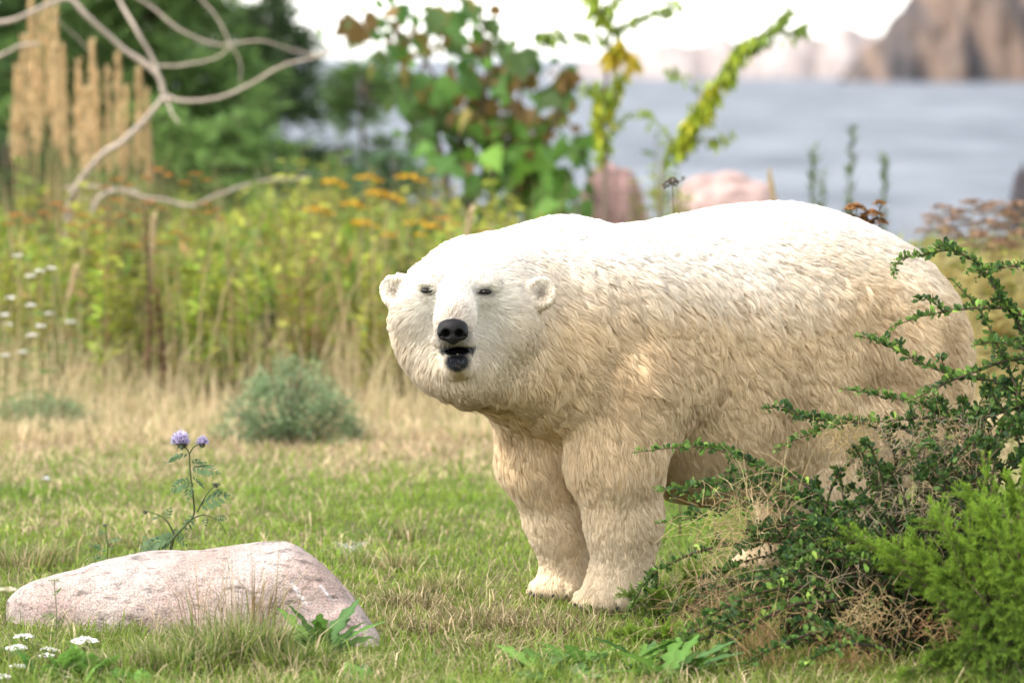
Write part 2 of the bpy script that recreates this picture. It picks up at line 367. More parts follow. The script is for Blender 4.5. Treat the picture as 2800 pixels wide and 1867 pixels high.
for cpw in ((1683, 15.04), (1556, 15.36)):
    c = GX(*cpw); k = np.hypot(xx - c[0], yy - c[1]) > .09; xx, yy = xx[k], yy[k]
dr = dryness(xx, yy); n = fbm(np.stack([xx, yy], -1), 2.2, 51); n2 = fbm(np.stack([xx, yy], -1), 7, 53); n3 = fbm(np.stack([xx, yy], -1), 14, 57)
isdry = rng.random(len(xx)) < dr*.85
col = mixc(GREEN, LIME, np.clip(.45 + .55*n + rng.normal(0, .22, len(xx)), 0, 1)); col = mixc(col, OLIVE, np.clip(.3 + .5*n2, 0, .8)*(yy < 15.6))
dc = mixc(STRAW, BROWN, np.clip(rng.normal(.28, .25, len(xx)), 0, 1)); col = np.where(isdry[:, None], dc, col) * rng.uniform(.6, 1.3, (len(xx), 1)) * (1 + .25*n3[:, None])
h = (.034 + .016*np.clip(n2, -.6, 1) + .024*np.clip(n3, -.7, 1) + .03*np.clip(15.3 - yy, 0, 1.6)/1.6) * rng.uniform(.5, 1.7, len(xx)) * np.where(rng.random(len(xx)) < .04, 1.8, 1); h *= 1 + .9*sst(20.5, 23.5, yy)
g = Geo(); blades(g, np.stack([xx, yy, gz(xx, yy)-.004], -1), h, np.clip(.0032*yy/14, .002, .006)*rng.uniform(.8, 1.5, len(xx)), rng.uniform(.2, 1.3, len(xx)), col, mixc(col, STRAW, np.where(isdry, 0, .12)), curl=.8)
tag(ob('lawn_grass', g.build('lawn_grass', False), M_GRASS), 'short green lawn grass mixed with dry straw, under the bear', 'grass', kind='stuff')

# long fine stems lying about the near lawn
NS = 2600; yy = rng.uniform(12.6, 16.5, NS); xx = rng.uniform(-1, 1, NS) * (halfw(yy) + .5)
k = ~((np.interp(xx, ROCK_X, ROCK_T, left=-1, right=-1) > .02) & (np.abs(yy - ROCK_Y(xx) - .02) < .27)); xx, yy = xx[k], yy[k]
col = mixc(STRAW, OLIVE, rng.uniform(0, .9, len(xx))); g = Geo()
blades(g, np.stack([xx, yy, gz(xx, yy)], -1), rng.uniform(.06, .16, len(xx)), np.full(len(xx), .0022), rng.uniform(.3, 2.0, len(xx)), col, mixc(col, STRAW, np.full(len(xx), .5)), curl=.9)
tag(ob('dry_stems', g.build('dry_stems', False), M_GRASS), 'thin dry stems scattered through the near lawn', 'grass', kind='stuff')

# tall tufts round the granite boulder and before the bear's paws
def tuft(px, py, n, hgt, spread, cola, colb, label, Yoff=0, lean=(.1, .9), width=.0028, name='grass_tuft', group=None):
    c = G(px, py); c[1] += Yoff; a = rng.uniform(0, 6.283, n); r = spread*np.sqrt(rng.random(n))
    p = np.stack([np.cos(a)*r, np.sin(a)*r*.6, 0*r], -1); p[:, 2] = gz(c[0]+p[:, 0], c[1]+p[:, 1]) - .005
    t_ = np.clip(rng.normal(.5, .4, n), 0, 1.3); col = np.clip(mixc(cola, colb, t_), .01, 1)*rng.uniform(.6, 1.35, (n, 1)); st_ = rng.random(n) < .16; col = np.where(st_[:, None], STRAW*rng.uniform(.5, 1, (n, 1)), col); g = Geo()
    blades(g, p, hgt*rng.uniform(.35, 1.25, n)*np.where(rng.random(n) < .06, 1.5, 1), width*rng.uniform(.6, 1.9, n), rng.uniform(*lean, n), col, mixc(col, STRAW, np.full(n, .2)), az=a + rng.normal(0, .7, n), curl=.8)
    return tag(ob(name, g.build(name, False), M_GRASS, loc=(c[0], c[1], 0)), label, 'grass tuft', group)
for k_, (px, py, n, h_, sp) in enumerate(((330, 1850, 600, .09, .10), (480, 1850, 800, .13, .12), (600, 1835, 800, .17, .11), (700, 1830, 700, .18, .10), (800, 1845, 600, .12, .11), (200, 1830, 400, .07, .10), (930, 1850, 500, .08, .10), (90, 1810, 400, .07, .12), (420, 1820, 400, .07, .1), (560, 1815, 400, .10, .1))):
    tuft(px, py, n, h_, sp, (.06, .115, .02), (.22, .27, .05), 'green grass tuft growing against the front of the granite boulder', group='grass tufts before the boulder')
for (px, py, n, h_, sp) in ((620, 1790, 80, .31, .14), (700, 1790, 90, .33, .12), (540, 1800, 50, .32, .2)):
    tuft(px, py, n, h_, sp, (.30, .20, .10), (.16, .12, .05), 'wisp of thin brown seed stems standing before the granite boulder', lean=(.05, .6), width=.0024, name='seed_stem_wisp', group='brown wisps before the boulder')
for (px, py, n, h_, sp) in ((1290, 1715, 500, .09, .12), (1420, 1735, 600, .08, .14), (1180, 1740, 450, .08, .12), (1560, 1745, 500, .08, .14), (1330, 1790, 500, .08, .16), (1130, 1665, 300, .08, .1), (1480, 1700, 350, .06, .12)):
    tuft(px, py, n, h_, sp, (.07, .075, .022), (.26, .19, .085), 'olive and brown grass tuft in front of the bear front paws', lean=(.2, 1.4), group='olive tufts before the paws')
for (px, py, n, h_, sp) in ((1085, 1560, 200, .09, .07), (1120, 1480, 160, .09, .06), (830, 1440, 160, .06, .08), (1210, 1620, 200, .09, .08), (60, 1560, 250, .12, .1), (140, 1545, 200, .10, .1), (330, 1500, 200, .08, .1), (980, 1545, 150, .05, .07)):
    tuft(px, py, n, h_, sp, (.09, .15, .03), (.33, .26, .11), 'loose tuft of longer grass on the lawn beyond the boulder', lean=(.1, .9), group='loose tufts on the lawn')

# dead upright stalks among the weeds
n = 1500; yy = 23.6 + 6.5*rng.random(n); xx = rng.uniform(-1, 1, n)*(halfw(yy) + .5); kk = yy < shore(xx) - 1; xx, yy = xx[kk], yy[kk]; n = len(xx); lim = np.where(xx/yy*F_PX > 120, .7, 1.0)
col = mixc((.55, .42, .22), (.20, .11, .05), rng.random(n)**.8); g = Geo(); blades(g, np.stack([xx, yy, gz(xx, yy)], -1), rng.uniform(.55, 1.35, n)*lim, np.full(n, .008), rng.uniform(.02, .45, n), col, col, curl=.3)
tag(ob('dead_stalks', g.build('dead_stalks', False), M_GRASS), 'dry upright stalks standing among the meadow weeds', 'grass', kind='stuff')

# tall dry meadow grass behind the lawn
NM = 42000; yy = 21.6 + 9.5*rng.random(NM)**1.3; xx = rng.uniform(-1, 1, NM) * (halfw(yy) + .8)
n = fbm(np.stack([xx, yy], -1), .9, 91); kk = rng.random(NM) < np.clip(.55 + .6*n, .12, 1); xx, yy, n = xx[kk], yy[kk], n[kk]
kk = yy < shore(xx) - .5; xx, yy, n = xx[kk], yy[kk], n[kk]
h = (.10 + .36*sst(22.0, 24.6, yy)) * rng.uniform(.5, 1.4, len(xx)); t_ = np.clip(rng.normal(.35, .3, len(xx)) - .15*n + .45*sst(24, 27, yy), 0, 1)
col = mixc(STRAW*1.1, np.array([.17, .19, .05]), t_) * rng.uniform(.75, 1.2, (len(xx), 1)); g = Geo()
blades(g, np.stack([xx, yy, gz(xx, yy)], -1), h, np.full(len(xx), .006), rng.uniform(.05, .8, len(xx)), col, mixc(col, STRAW, np.full(len(xx), .35)))
tag(ob('meadow_grass', g.build('meadow_grass', False), M_GRASS), 'tall straw-coloured meadow grass behind the lawn', 'grass', kind='stuff')
# ------------------------------------------------------------------ trees and shrubs behind the meadow
def leafT(prof, fold=.12, droop=.15):
    """unit leaf along +y; prof = [(y, half width)]"""
    V, Fq = [], []
    for y, hw_ in prof:
        z = -droop*y*y; V += [[-hw_, y, z + fold*hw_], [0, y, z], [hw_, y, z + fold*hw_]]
    for i in range(len(prof)-1): Fq += [[3*i, 3*i+1, 3*i+4, 3*i+3], [3*i+1, 3*i+2, 3*i+5, 3*i+4]]
    return np.array(V), [np.array(Fq)]
OVATE = leafT([(0, .02), (.25, .30), (.55, .34), (.8, .22), (1, .015)])
LANCE = leafT([(0, .02), (.3, .13), (.65, .12), (1, .01)])
OBOV = leafT([(0, .03), (.35, .16), (.72, .27), (.92, .17), (1, .03)], .18, .05)
MAPLE = leafT([(0, .03), (.08, .30), (.22, .50), (.36, .34), (.50, .46), (.66, .24), (.82, .14), (1, .01)], .2, .35)
DIA = (np.array([[0, 0, 0], [.15, .45, .02], [0, 1, -.06], [-.15, .45, .02]]), [np.array([[0, 1, 2, 3]])])
OBOV_L = (np.array([[0, 0, 0], [-.2, .42, .03], [.2, .42, .03], [-.25, .78, .02], [.25, .78, .02], [0, 1, -.03]]), [np.array([[0, 2, 1], [3, 4, 5]]), np.array([[1, 2, 4, 3]])])
NEEDLE = (np.array([[-.06, 0, 0], [.06, 0, 0], [.05, .5, .03], [-.05, .5, .03], [0, 1, 0]]), [np.array([[0, 1, 2, 3]]), np.array([[3, 2, 4]])])
def rdir(n, zlo=-1, zhi=1):
    z = rng.uniform(zlo, zhi, n); a = rng.uniform(0, 2*np.pi, n); s = np.sqrt(np.maximum(0, 1-z*z)); return np.stack([s*np.cos(a), s*np.sin(a), z], -1)
def spray_mesh(n_side, L_, col_a, col_b, droop=.35, wid=.14, lowp=False):
    """flat evergreen spray: a twig with narrow leaflets, length L_ along +y"""
    TV, TF = (DIA if lowp else LANCE); g = Geo(); k = np.arange(n_side*2); y = (k//2 + .4)/n_side; s = np.where(k % 2, 1, -1)
    p = np.stack([0*y, y, -droop*y*y], -1)*L_; d = np.stack([s*.8, .75 + 0*y, -.25*y], -1)
    ln = L_*(.55*(1 - .55*y)); R = frames(d, roll=rng.normal(0, .4, len(y))) * ln[:, None, None]
    g.scatter(TV*[wid*8, 1, 1], TF, R, p, mixc(col_a, col_b, rng.random(len(y)))); return np.concatenate(g.V), g.F, np.concatenate(g.C)
def conifer(name, label, px, Yd, hgt, rad, cols, seed, n_br=90, dens=1.0, lo=.02, group=None, gap=None):
    """evergreen: trunk, limbs in whorls and sprays of narrow foliage"""
    x = P(px, 300, Yd)[0]; z0 = float(gz(x, Yd)); root = thing(name, label, 'tree', (x, Yd, z0), group)
    g = Geo(); zz = np.linspace(0, hgt, 12); tp = np.stack([.04*np.sin(zz*2+seed), .04*np.cos(zz*1.7+seed), zz], -1)
    g.tube(tp, np.linspace(.09*hgt/4, .012, 12), (.10, .075, .055), 8); ob('trunk', g.build('trunk'), M_BARK, root)
    gb = Geo(); gl = Geo(); sv, sf, scol = spray_mesh(5, 1.0, cols[0], cols[1], lowp=True); sfl = [np.concatenate(v) for v in sf.values()]
    for k in range(n_br):
        t_ = lo + (1-lo)*rng.random()**.9; z = hgt*t_; ln = rad*(1 - t_*.78)*rng.uniform(.6, 1.15); a = rng.uniform(0, 6.283)
        if gap is not None and gap(t_, a): continue
        d = np.array([math.cos(a), math.sin(a), rng.uniform(-.05, .5)]); b0 = np.array([0, 0, z])
        pts = np.array([b0 + d*ln*s + np.array([0, 0, -.28*ln*s*s]) for s in np.linspace(0, 1, 6)]); gb.tube(pts, np.linspace(.02, .004, 6)*hgt/4, (.11, .08, .055), 5, False)
        m_ = int(dens * (8 + ln*26)); s = rng.uniform(.15, 1.05, m_); pp = b0 + d*(ln*s)[:, None] + np.stack([0*s, 0*s, -.28*ln*s*s], -1)
        sd_ = d[None]*.7 + rdir(m_)*.75 + [0, 0, .12]; sc = rng.uniform(.14, .30, m_)*hgt/4
        R = frames(sd_, roll=rng.normal(0, .6, m_)) * sc[:, None, None]; tint = rng.uniform(.6, 1.35, (m_, 1, 1))
        gl.scatter(sv, sfl, R, pp, scol[None]*tint)
    ob('limbs', gb.build('limbs'), M_BARK, root); tag(ob('crown', gl.build('crown', False), M_LEAF, root), kind='stuff'); return root
DG, MG, BG_ = (.075, .13, .042), (.18, .29, .075), (.11, .19, .10)
conifer('evergreen_tree', 'dense bluish-green evergreen behind the reed plumes', 150, 41, 4.6, 1.5, (DG, BG_), 1, 170, 1.2)
conifer('evergreen_tree', 'broad mid-green evergreen behind the bare branches', 440, 38.5, 4.2, 1.45, (MG, DG), 2, 190, 1.2)
conifer('dark_evergreen', 'dark open-crowned evergreen with bright gaps between its boughs', 720, 44, 5.0, 1.6, ((.036, .056, .026), (.085, .14, .05)), 3, 105, .85, .05)
conifer('evergreen_tree', 'green evergreen with drooping boughs behind the yellow flower heads', 900, 40, 2.9, 1.35, (MG, BG_), 4, 150, 1.1)
conifer('evergreen_tree', 'tall evergreen with trunk hidden by the reed plumes', -120, 37, 4.2, 1.35, (DG, MG), 5, 140, 1.1)
conifer('evergreen_tree', 'open green evergreen with sky showing through, beside the leafy vine', 1000, 43, 3.9, 1.2, (DG, MG), 10, 80, .8, .05)
conifer('low_juniper', 'low spreading green juniper at the foot of the dark evergreen', 640, 34.0, 1.45, 1.3, (MG, (.11, .19, .055)), 6, 130, 1.3)
conifer('low_juniper', 'low bluish juniper beside the boulders near the leafy vine', 1080, 33, 1.15, 1.25, ((.06, .11, .055), (.11, .19, .08)), 7, 130, 1.3)
conifer('low_juniper', 'low dark juniper at the foot of the reed plumes', 30, 30.5, 1.3, 1.0, (DG, (.06, .11, .045)), 8, 110, 1.3)
conifer('low_juniper', 'bright green spreading juniper below the bare branch fork', 420, 32.0, 1.5, 1.2, (MG, (.12, .2, .05)), 9, 130, 1.3)
# big-leaved vine-like shrub over the middle of the view
def leafy_shrub(name, label, px, Yd, stems, leaves, leaf_len, meshes, cat='shrub', extra=None, bark=(.10, .07, .05), rad=.02):
    x = P(px, 300, Yd)[0]; z0 = float(gz(x, Yd)); base = np.array([x, Yd, z0]); root = thing(name, label, cat, base)
    for st in stems:
        pts = bez([np.array(P(a, b_, Yd + o)) - base if b_ is not None else np.array([P(a, 300, Yd)[0]-x, o, -.05]) for a, b_, o in st], 14)
        g = Geo(); g.tube(pts, np.linspace(rad, rad*.25, 14), bark, 6); ob('stem', g.build('stem'), M_BARK, root)
    for (lx, ly, o, s, mi) in leaves:
        p = P(lx, ly, Yd + o) - base; d = nrm(rdir(1, -.95, .1)[0] + [0, -.25, -.35]); R = frames(d[None], up=nrm(rdir(1, .0, 1)), roll=rng.normal(0, .5, 1))[0]
        l = ob('leaf', meshes[mi], None, root); from_m = np.eye(4); from_m[:3, :3] = R * leaf_len*s; from_m[:3, 3] = p
        from mathutils import Matrix
        l.matrix_local = Matrix(from_m.tolist())
    if extra:
        T = np.array([P(a, b_, Yd + o) - base for a, b_, o in extra]); n = len(T); g = Geo(); d = nrm(rdir(n, -.95, .1) + [0, -.2, -.5])
        g.scatter(OVATE[0], OVATE[1], frames(d, up=nrm(rdir(n)), roll=rng.normal(0, .6, n))*(leaf_len*rng.uniform(.45, .85, n))[:, None, None], T, np.array([(.07, .14, .03), (.10, .2, .035), (.16, .10, .035), (.08, .12, .035)])[rng.integers(0, 4, n)]*rng.uniform(.7, 1.3, (n, 1))); tag(ob('foliage', g.build('foliage', False), M_LEAF, root), kind='stuff')
    return root
def leaf_mesh(tpl, col, name='leaf'):
    me = mesh_np(name, tpl[0], tpl[1], np.asarray(col)); me.materials.append(M_LEAF); return me
VM = [leaf_mesh(MAPLE, c) for c in ((.075, .155, .035), (.12, .24, .045), (.18, .33, .05), (.16, .10, .035), (.21, .17, .045), (.09, .14, .045))]
lv = []
for (cx, cy, sx, sy, n, mix) in ((1020, 70, 80, 60, 14, (0, 3, 5)), (1120, 120, 90, 90, 22, (0, 3, 4, 5)), (1230, 40, 70, 60, 12, (0, 5, 4)), (1330, 60, 45, 60, 10, (0, 3, 5)), (1400, 170, 45, 70, 12, (3, 5, 0)), (1250, 200, 90, 70, 22, (0, 1, 3)), (1150, 280, 90, 80, 26, (0, 1, 5)), (1300, 270, 80, 60, 18, (1, 4, 0)), (1400, 320, 70, 50, 14, (3, 4, 1)), (1520, 210, 70, 50, 10, (3, 5)), (1560, 260, 30, 60, 6, (0, 5)), (1480, 310, 60, 50, 10, (3, 4)), (1240, 370, 80, 60, 20, (0, 1, 2)), (1380, 420, 80, 60, 26, (1, 2, 2)), (1480, 440, 80, 70, 24, (1, 2)), (1330, 500, 90, 50, 24, (1, 2, 0)), (1500, 530, 80, 45, 18, (1, 2)), (1560, 380, 40, 60, 8, (1, 2))):
    for _ in range(int(n*.98)): lv.append((random.gauss(cx, sx*.6), random.gauss(cy, sy*.6), random.gauss(0, .35), random.uniform(.75, 1.25), random.choice(mix)))
leafy_shrub('leafy_vine_shrub', 'tall shrub with large lobed leaves, some turned reddish brown, against the sky', 1290, 30.0,
    [[(1285, None, 0), (1270, 480, 0), (1230, 300, .1), (1130, 120, .1), (1010, 40, .2)], [(1300, None, .1), (1290, 450, 0), (1330, 250, -.1), (1320, 60, 0), (1330, -120, 0)],
     [(1310, None, .05), (1350, 480, -.1), (1420, 330, -.1), (1410, 160, -.1), (1380, 40, 0)], [(1315, None, -.1), (1400, 520, -.2), (1490, 400, -.1), (1540, 250, 0), (1500, 190, .1)], [(1280, None, 0), (1220, 480, .1), (1180, 320, .2), (1150, 200, .3), (1240, 30, .3), (1230, -100, .3)]],
    lv, .165, VM, extra=[(a + random.gauss(0, 45), b_ + random.gauss(0, 45), o + random.gauss(0, .3)) for a, b_, o, s, m in lv], rad=.022)

# slender saplings with drooping feathery yellow-green leaves
def feather_sapling(label, px, Yd, trunk, twigs, tr=.016, seed=0):
    x = P(px, 300, Yd)[0]; z0 = float(gz(x, Yd)); base = np.array([x, Yd, z0]); root = thing('slender_sapling', label, 'tree', base)
    pts = bez([np.array([0, 0, -.05])] + [P(a, b_, Yd) - base for a, b_ in trunk], 20); g = Geo(); g.tube(pts, np.linspace(tr, tr*.3, 20), (.16, .12, .085), 7); ob('trunk', g.build('trunk'), M_BARK, root)
    TV, TF = LANCE; gl = Geo(); pal = np.array([[.30, .36, .03], [.42, .40, .03], [.52, .37, .035], [.22, .30, .04], [.17, .24, .05]])
    for tw in twigs:
        pts_, n, ln, pi = tw; q = bez([P(a, b_, Yd + o) - base for a, b_, o in pts_], 14); g = Geo(); g.tube(q, np.linspace(.006, .0015, 14), (.2, .17, .07), 5); ob('branch', g.build('branch'), M_BARK, root)
        f = rng.uniform(0, 13, n); i = np.minimum(f.astype(int), 12); p = q[i] + (q[i+1]-q[i])*(f-i)[:, None]
        d = rdir(n)*[.8, .8, .3] + [0, 0, -1.0]; R = frames(d, up=nrm(rdir(n)), roll=rng.uniform(0, 6, n)) * (ln*rng.uniform(.6, 1.3, n))[:, None, None]
        gl.scatter(TV*[1.5, 1, 1], TF, R, p + rng.normal(0, .02, (n, 3)), pal[rng.choice(pi, n)] * rng.uniform(.75, 1.25, (n, 1)))
    tag(ob('crown', gl.build('crown', False), M_LEAF, root), kind='stuff'); return root
feather_sapling('slender upright sapling with yellow-green leaves standing before the water', 1650, 28.5, [(1655, 440), (1650, 330), (1658, 200), (1668, 90), (1672, 0), (1680, -160)],
    [([(1655, 430, 0), (1640, 330, 0), (1650, 250, .05)], 170, .075, [0, 0, 3, 1]), ([(1660, 330, 0), (1680, 250, 0), (1700, 200, .05)], 110, .075, [0, 1, 3]), ([(1660, 180, 0), (1690, 120, 0), (1740, 170, 0)], 120, .085, [2, 2, 1]), ([(1665, 120, 0), (1590, 90, 0), (1500, 95, 0), (1480, 115, 0)], 90, .07, [4, 3]),
     ([(1670, 90, 0), (1740, 50, 0), (1830, 20, 0), (1850, 0, 0)], 90, .07, [4, 3]), ([(1668, 70, 0), (1630, 20, 0), (1610, -40, 0)], 110, .08, [0, 3]), ([(1670, 30, 0), (1700, -30, 0), (1780, -60, 0)], 80, .08, [3, 4]), ([(1655, 260, 0), (1625, 230, 0), (1600, 250, .1)], 40, .07, [0, 4]), ([(1655, 380, 0), (1690, 340, 0), (1760, 300, 0), (1790, 330, 0)], 45, .06, [4, 3])])
feather_sapling('leaning sapling with arching feathery yellow-green branch over the water', 1800, 27.5, [(1810, 470), (1850, 400), (1905, 330), (1960, 250), (2010, 160), (2080, 90), (2160, 20)],
    [([(1850, 410, 0), (1880, 340, 0), (1930, 270, 0)], 190, .085, [0, 0, 1, 3]), ([(1870, 390, 0), (1910, 320, 0), (1960, 230, 0)], 190, .085, [0, 1, 0]), ([(1980, 220, 0), (2020, 140, 0), (2060, 110, 0)], 150, .085, [0, 3, 4]), ([(2050, 120, 0), (2120, 70, 0), (2170, 10, 0)], 90, .075, [4, 3]), ([(1900, 340, 0), (1910, 230, 0), (1845, 200, 0), (1840, 180, 0)], 30, .06, [4, 3]), ([(1880, 380, 0), (1960, 380, 0), (2010, 370, 0)], 45, .06, [4, 0]), ([(2060, 110, 0), (2140, 90, 0), (2230, 60, 0)], 40, .07, [4]), ([(1820, 450, 0), (1830, 380, 0), (1800, 340, 0)], 40, .06, [4, 3])], .010)

# bare shrub with pale leafless branches
def bare_shrub():
    Yd = 27.2; base = GX(165, Yd + .6); base[2] = float(gz(base[0], base[1])); root = thing('bare_shrub', 'leafless shrub with pale winding branches arching over the meadow', 'shrub', base)
    def br(pts, r0, r1, sub=None):
        p = np.array([(P(a, b_, Yd + o) - base) if b_ is not None else np.array([P(a, 300, Yd+o)[0] - base[0], o - .6, -.05]) for a, b_, o in pts]); q = bez(p, 34)
        q[1:-1] += .012*np.stack([fbm(q[1:-1], 6, 3), fbm(q[1:-1], 6, 4), fbm(q[1:-1], 6, 5)], -1)
        n = fbm(q, 9, 6)[:, None]; g = Geo(); g.tube(q, np.linspace(r0, r1, 34)*.92*(1+.15*fbm(q, 14, 8)), np.array([.36, .29, .23])*(1+.35*n), 8); ob('branch', g.build('branch'), M_BARK, root)
    br([(165, None, .6), (185, 620, .4), (215, 505, .2), (280, 425, .1), (330, 392, 0), (385, 340, 0), (450, 262, 0)], .026, .018)
    br([(450, 262, 0), (425, 200, 0), (330, 128, 0), (232, 42, -.1), (180, 0, -.1), (60, 45, -.2), (0, 62, -.2), (-120, 70, -.2)], .018, .014)
    br([(450, 262, 0), (500, 276, 0), (600, 268, .05), (680, 236, .1), (760, 186, .1), (850, 162, .1), (960, 130, .15), (1090, 118, .2)], .014, .004)
    br([(450, 262, 0), (420, 170, 0), (370, 72, 0), (325, -5, .1), (300, -80, .1)], .014, .010)
    br([(450, 262, 0), (468, 308, -.05), (492, 338, -.1)], .010, .004)
    br([(424, 182, 0), (520, 176, .05), (598, 152, .1), (632, 126, .1)], .009, .005)
    br([(300, -60, 0), (392, 2, .1), (490, 80, .1), (600, 121, .1), (720, 112, .15), (850, 150, .2), (1000, 124, .2)], .011, .004)
    br([(632, 126, .1), (600, 60, .1), (545, -5, .1), (520, -70, .1)], .006, .008)
    br([(632, 126, .1), (655, 170, .1), (660, 230, .1)], .005, .003)
    br([(-130, 190, -.2), (0, 150, -.2), (60, 122, -.2), (110, 122, -.2)], .016, .006)
    br([(-130, None, -.2), (-150, 500, -.2), (-130, 190, -.2), (-120, 70, -.2)], .032, .016)
    br([(150, 55, -.1), (200, 95, 0), (245, 145, 0)], .005, .003)
    br([(175, None, .5), (260, 560, .6), (420, 545, .6), (520, 562, .6), (600, 530, .6), (720, 496, .7), (840, 484, .7)], .016, .006)
    br([(260, 560, .6), (180, 520, .5), (230, 510, .5), (380, 520, .5)], .010, .006)
bare_shrub()

# feather reed grass, tan plumes
def reed_clump(label, plumes, Yd):
    bx = np.mean([a for a, *_ in plumes]); base = GX(bx, Yd); base[2] = float(gz(base[0], Yd)); root = thing('feather_reed_grass', label, 'ornamental grass', base, 'feather reed grass clumps')
    for (a, top, bot, wd) in plumes:
        o = random.uniform(-.25, .25); t_ = P(a, top, Yd+o) - base; b_ = P(a + random.uniform(-8, 8), bot, Yd+o) - base; f = np.array([b_[0]*.55 + random.uniform(-.03, .03), o*.5, 0])
        g = Geo(); g.tube(bez([f, b_, t_], 10), np.linspace(.005, .002, 10), (.42, .30, .15), 5); st = ob('stalk', g.build('stalk'), M_BARK, root)
        n = int(420*max(.5, wd/40)); s = rng.random(n)**.9*1.03; p = b_ + (t_-b_)*s[:, None]; env = (np.clip(1.02-s, 0, 1)**1.05 * np.clip(s*6, 0, 1)**.5 + .05) * wd/F_PX*Yd*.62
        p = p + rdir(n)*(env*rng.random(n))[:, None]*[1, 1, .3]; d = nrm(t_-b_)*1.0 + rdir(n)*.45; ln = rng.uniform(.03, .08, n)
        gl = Geo(); gl.scatter(NEEDLE[0]*[1.1, 1, 1], NEEDLE[1], frames(d, roll=rng.uniform(0, 6, n))*ln[:, None, None], p, np.array([.66, .48, .26])*rng.uniform(.7, 1.2, (n, 1)))
        ob('plume', gl.build('plume', False), M_GRASS, root)
    n = 260; az = rng.uniform(0, 6.28, n); p = np.stack([np.cos(az)*.14*rng.random(n), np.sin(az)*.14*rng.random(n), 0*az], -1); g = Geo(); c_ = mixc((.40, .29, .14), (.16, .18, .06), rng.uniform(0, .9, n))
    blades(g, p, rng.uniform(.5, 1.5, n), np.full(n, .008), rng.uniform(.02, .28, n), c_, c_, az=az, curl=.2); tag(ob('foliage', g.build('foliage', False), M_GRASS, root), kind='stuff')
reed_clump('clump of tall tan feathery reed plumes under the bare branches, tallest of its kind', [(62, 120, 470, 38), (85, 15, 350, 44), (108, 60, 430, 46), (128, 12, 320, 40), (150, 40, 420, 46), (172, 150, 470, 40), (45, 200, 450, 30)], 29.5)
reed_clump('clump of tan reed plumes with a forked plume, crossed by the bare branch', [(215, 185, 430, 40), (252, 130, 400, 40), (262, 215, 470, 36), (235, 260, 480, 36), (295, 205, 480, 30)], 29.2)
reed_clump('clump of tan reed plumes at the edge nearest the evergreen', [(322, 165, 460, 40), (345, 250, 500, 30), (380, 205, 470, 34), (400, 265, 520, 34), (12, 90, 420, 40)][:4], 29.8)
# ------------------------------------------------------------------ meadow weeds and flowers
def weed_meshes(hgt, n_leaf, leaf_len, cols, tpl, spread=.1, bushy=3, top=None):
    """stem mesh + foliage mesh (+ head mesh) of one leafy weed"""
    gs, gl = Geo(), Geo()
    for b_ in range(bushy):
        a = rng.uniform(0, 6.28); s = spread*rng.uniform(.2, 1); hh = hgt*rng.uniform(.7, 1.05)
        q = bez([[0, 0, -.02], [math.cos(a)*s*.4, math.sin(a)*s*.4, hh*.5], [math.cos(a)*s, math.sin(a)*s, hh]], 10); gs.tube(q, np.linspace(.006, .002, 10), (.16, .13, .06), 5, False)
        n = n_leaf//bushy; f = rng.uniform(.6, 8.99, n); i = f.astype(int); p = q[i] + (q[i+1]-q[i])*(f-i)[:, None]
        d = rdir(n, -.1, .7)*[1, 1, 1]; ln = leaf_len*rng.uniform(.5, 1.2, n)*(1.25 - f/14); R = frames(d, roll=rng.normal(0, .5, n))*ln[:, None, None]
        gl.scatter(tpl[0], tpl[1], R, p, np.asarray(cols)[rng.integers(0, len(cols), n)]*rng.uniform(.7, 1.3, (n, 1)))
    return gs.build('stem'), gl.build('foliage', False)
YG, LG, OG, BGN, RD = (.38, .40, .06), (.25, .35, .045), (.25, .24, .05), (.14, .23, .045), (.34, .21, .08)
kinds = [('leafy_weed', 'yellow-green leafy weed growing in the meadow thicket', weed_meshes(1.0, 190, .13, (YG, LG), LANCE), ),
         ('leafy_weed', 'fresh green leafy weed growing in the meadow thicket', weed_meshes(1.05, 190, .12, (LG, BGN, YG), LANCE)),
         ('leafy_weed', 'olive-brown fading weed growing in the meadow thicket', weed_meshes(.9, 170, .12, (OG, RD, YG), LANCE, .14)),
         ('leafy_weed', 'dark green bushy weed growing in the meadow thicket', weed_meshes(.85, 210, .10, (BGN, (.05, .09, .025)), OVATE, .16, 4)),
         ('leafy_weed', 'pale lime feathery weed growing in the meadow thicket', weed_meshes(1.0, 240, .10, ((.31, .32, .05), YG), LANCE, .13, 4))]
M_STEM = M_BARK
for (nm, lab, (ms_, mf)) in kinds: ms_.materials.append(M_STEM); mf.materials.append(M_LEAF)
def put_weed(k, x, y, s, rz):
    pxl = 1400 + x/y*F_PX
    by = ('around the reed plumes' if y > 27.5 else 'before the reed plumes') if pxl < 430 else ('below the dark evergreen' if y > 27 else 'behind the round grey-green bush') if pxl < 1000 else ('at the foot of the leafy vine' if y > 27 else 'behind the bear head and shoulders') if pxl < 1560 else ('between the boulders' if y > 28 else 'behind the bear back') if pxl < 2250 else 'behind the bear rump'
    size = 'tall' if s > .85 else 'knee-high' if s < .62 else 'waist-high'
    nm, lab, (ms_, mf) = kinds[k]; lab = size + ' ' + lab.replace('growing in the meadow thicket', 'in the thicket ' + by); root = thing(nm, lab, 'weed', (x, y, float(gz(x, y))), 'weeds of the meadow thicket'); root.scale = (s, s, s); root.rotation_euler = (0, 0, rz)
    ob('stem', ms_, None, root); tag(ob('foliage', mf, None, root), kind='stuff')
nW = 0
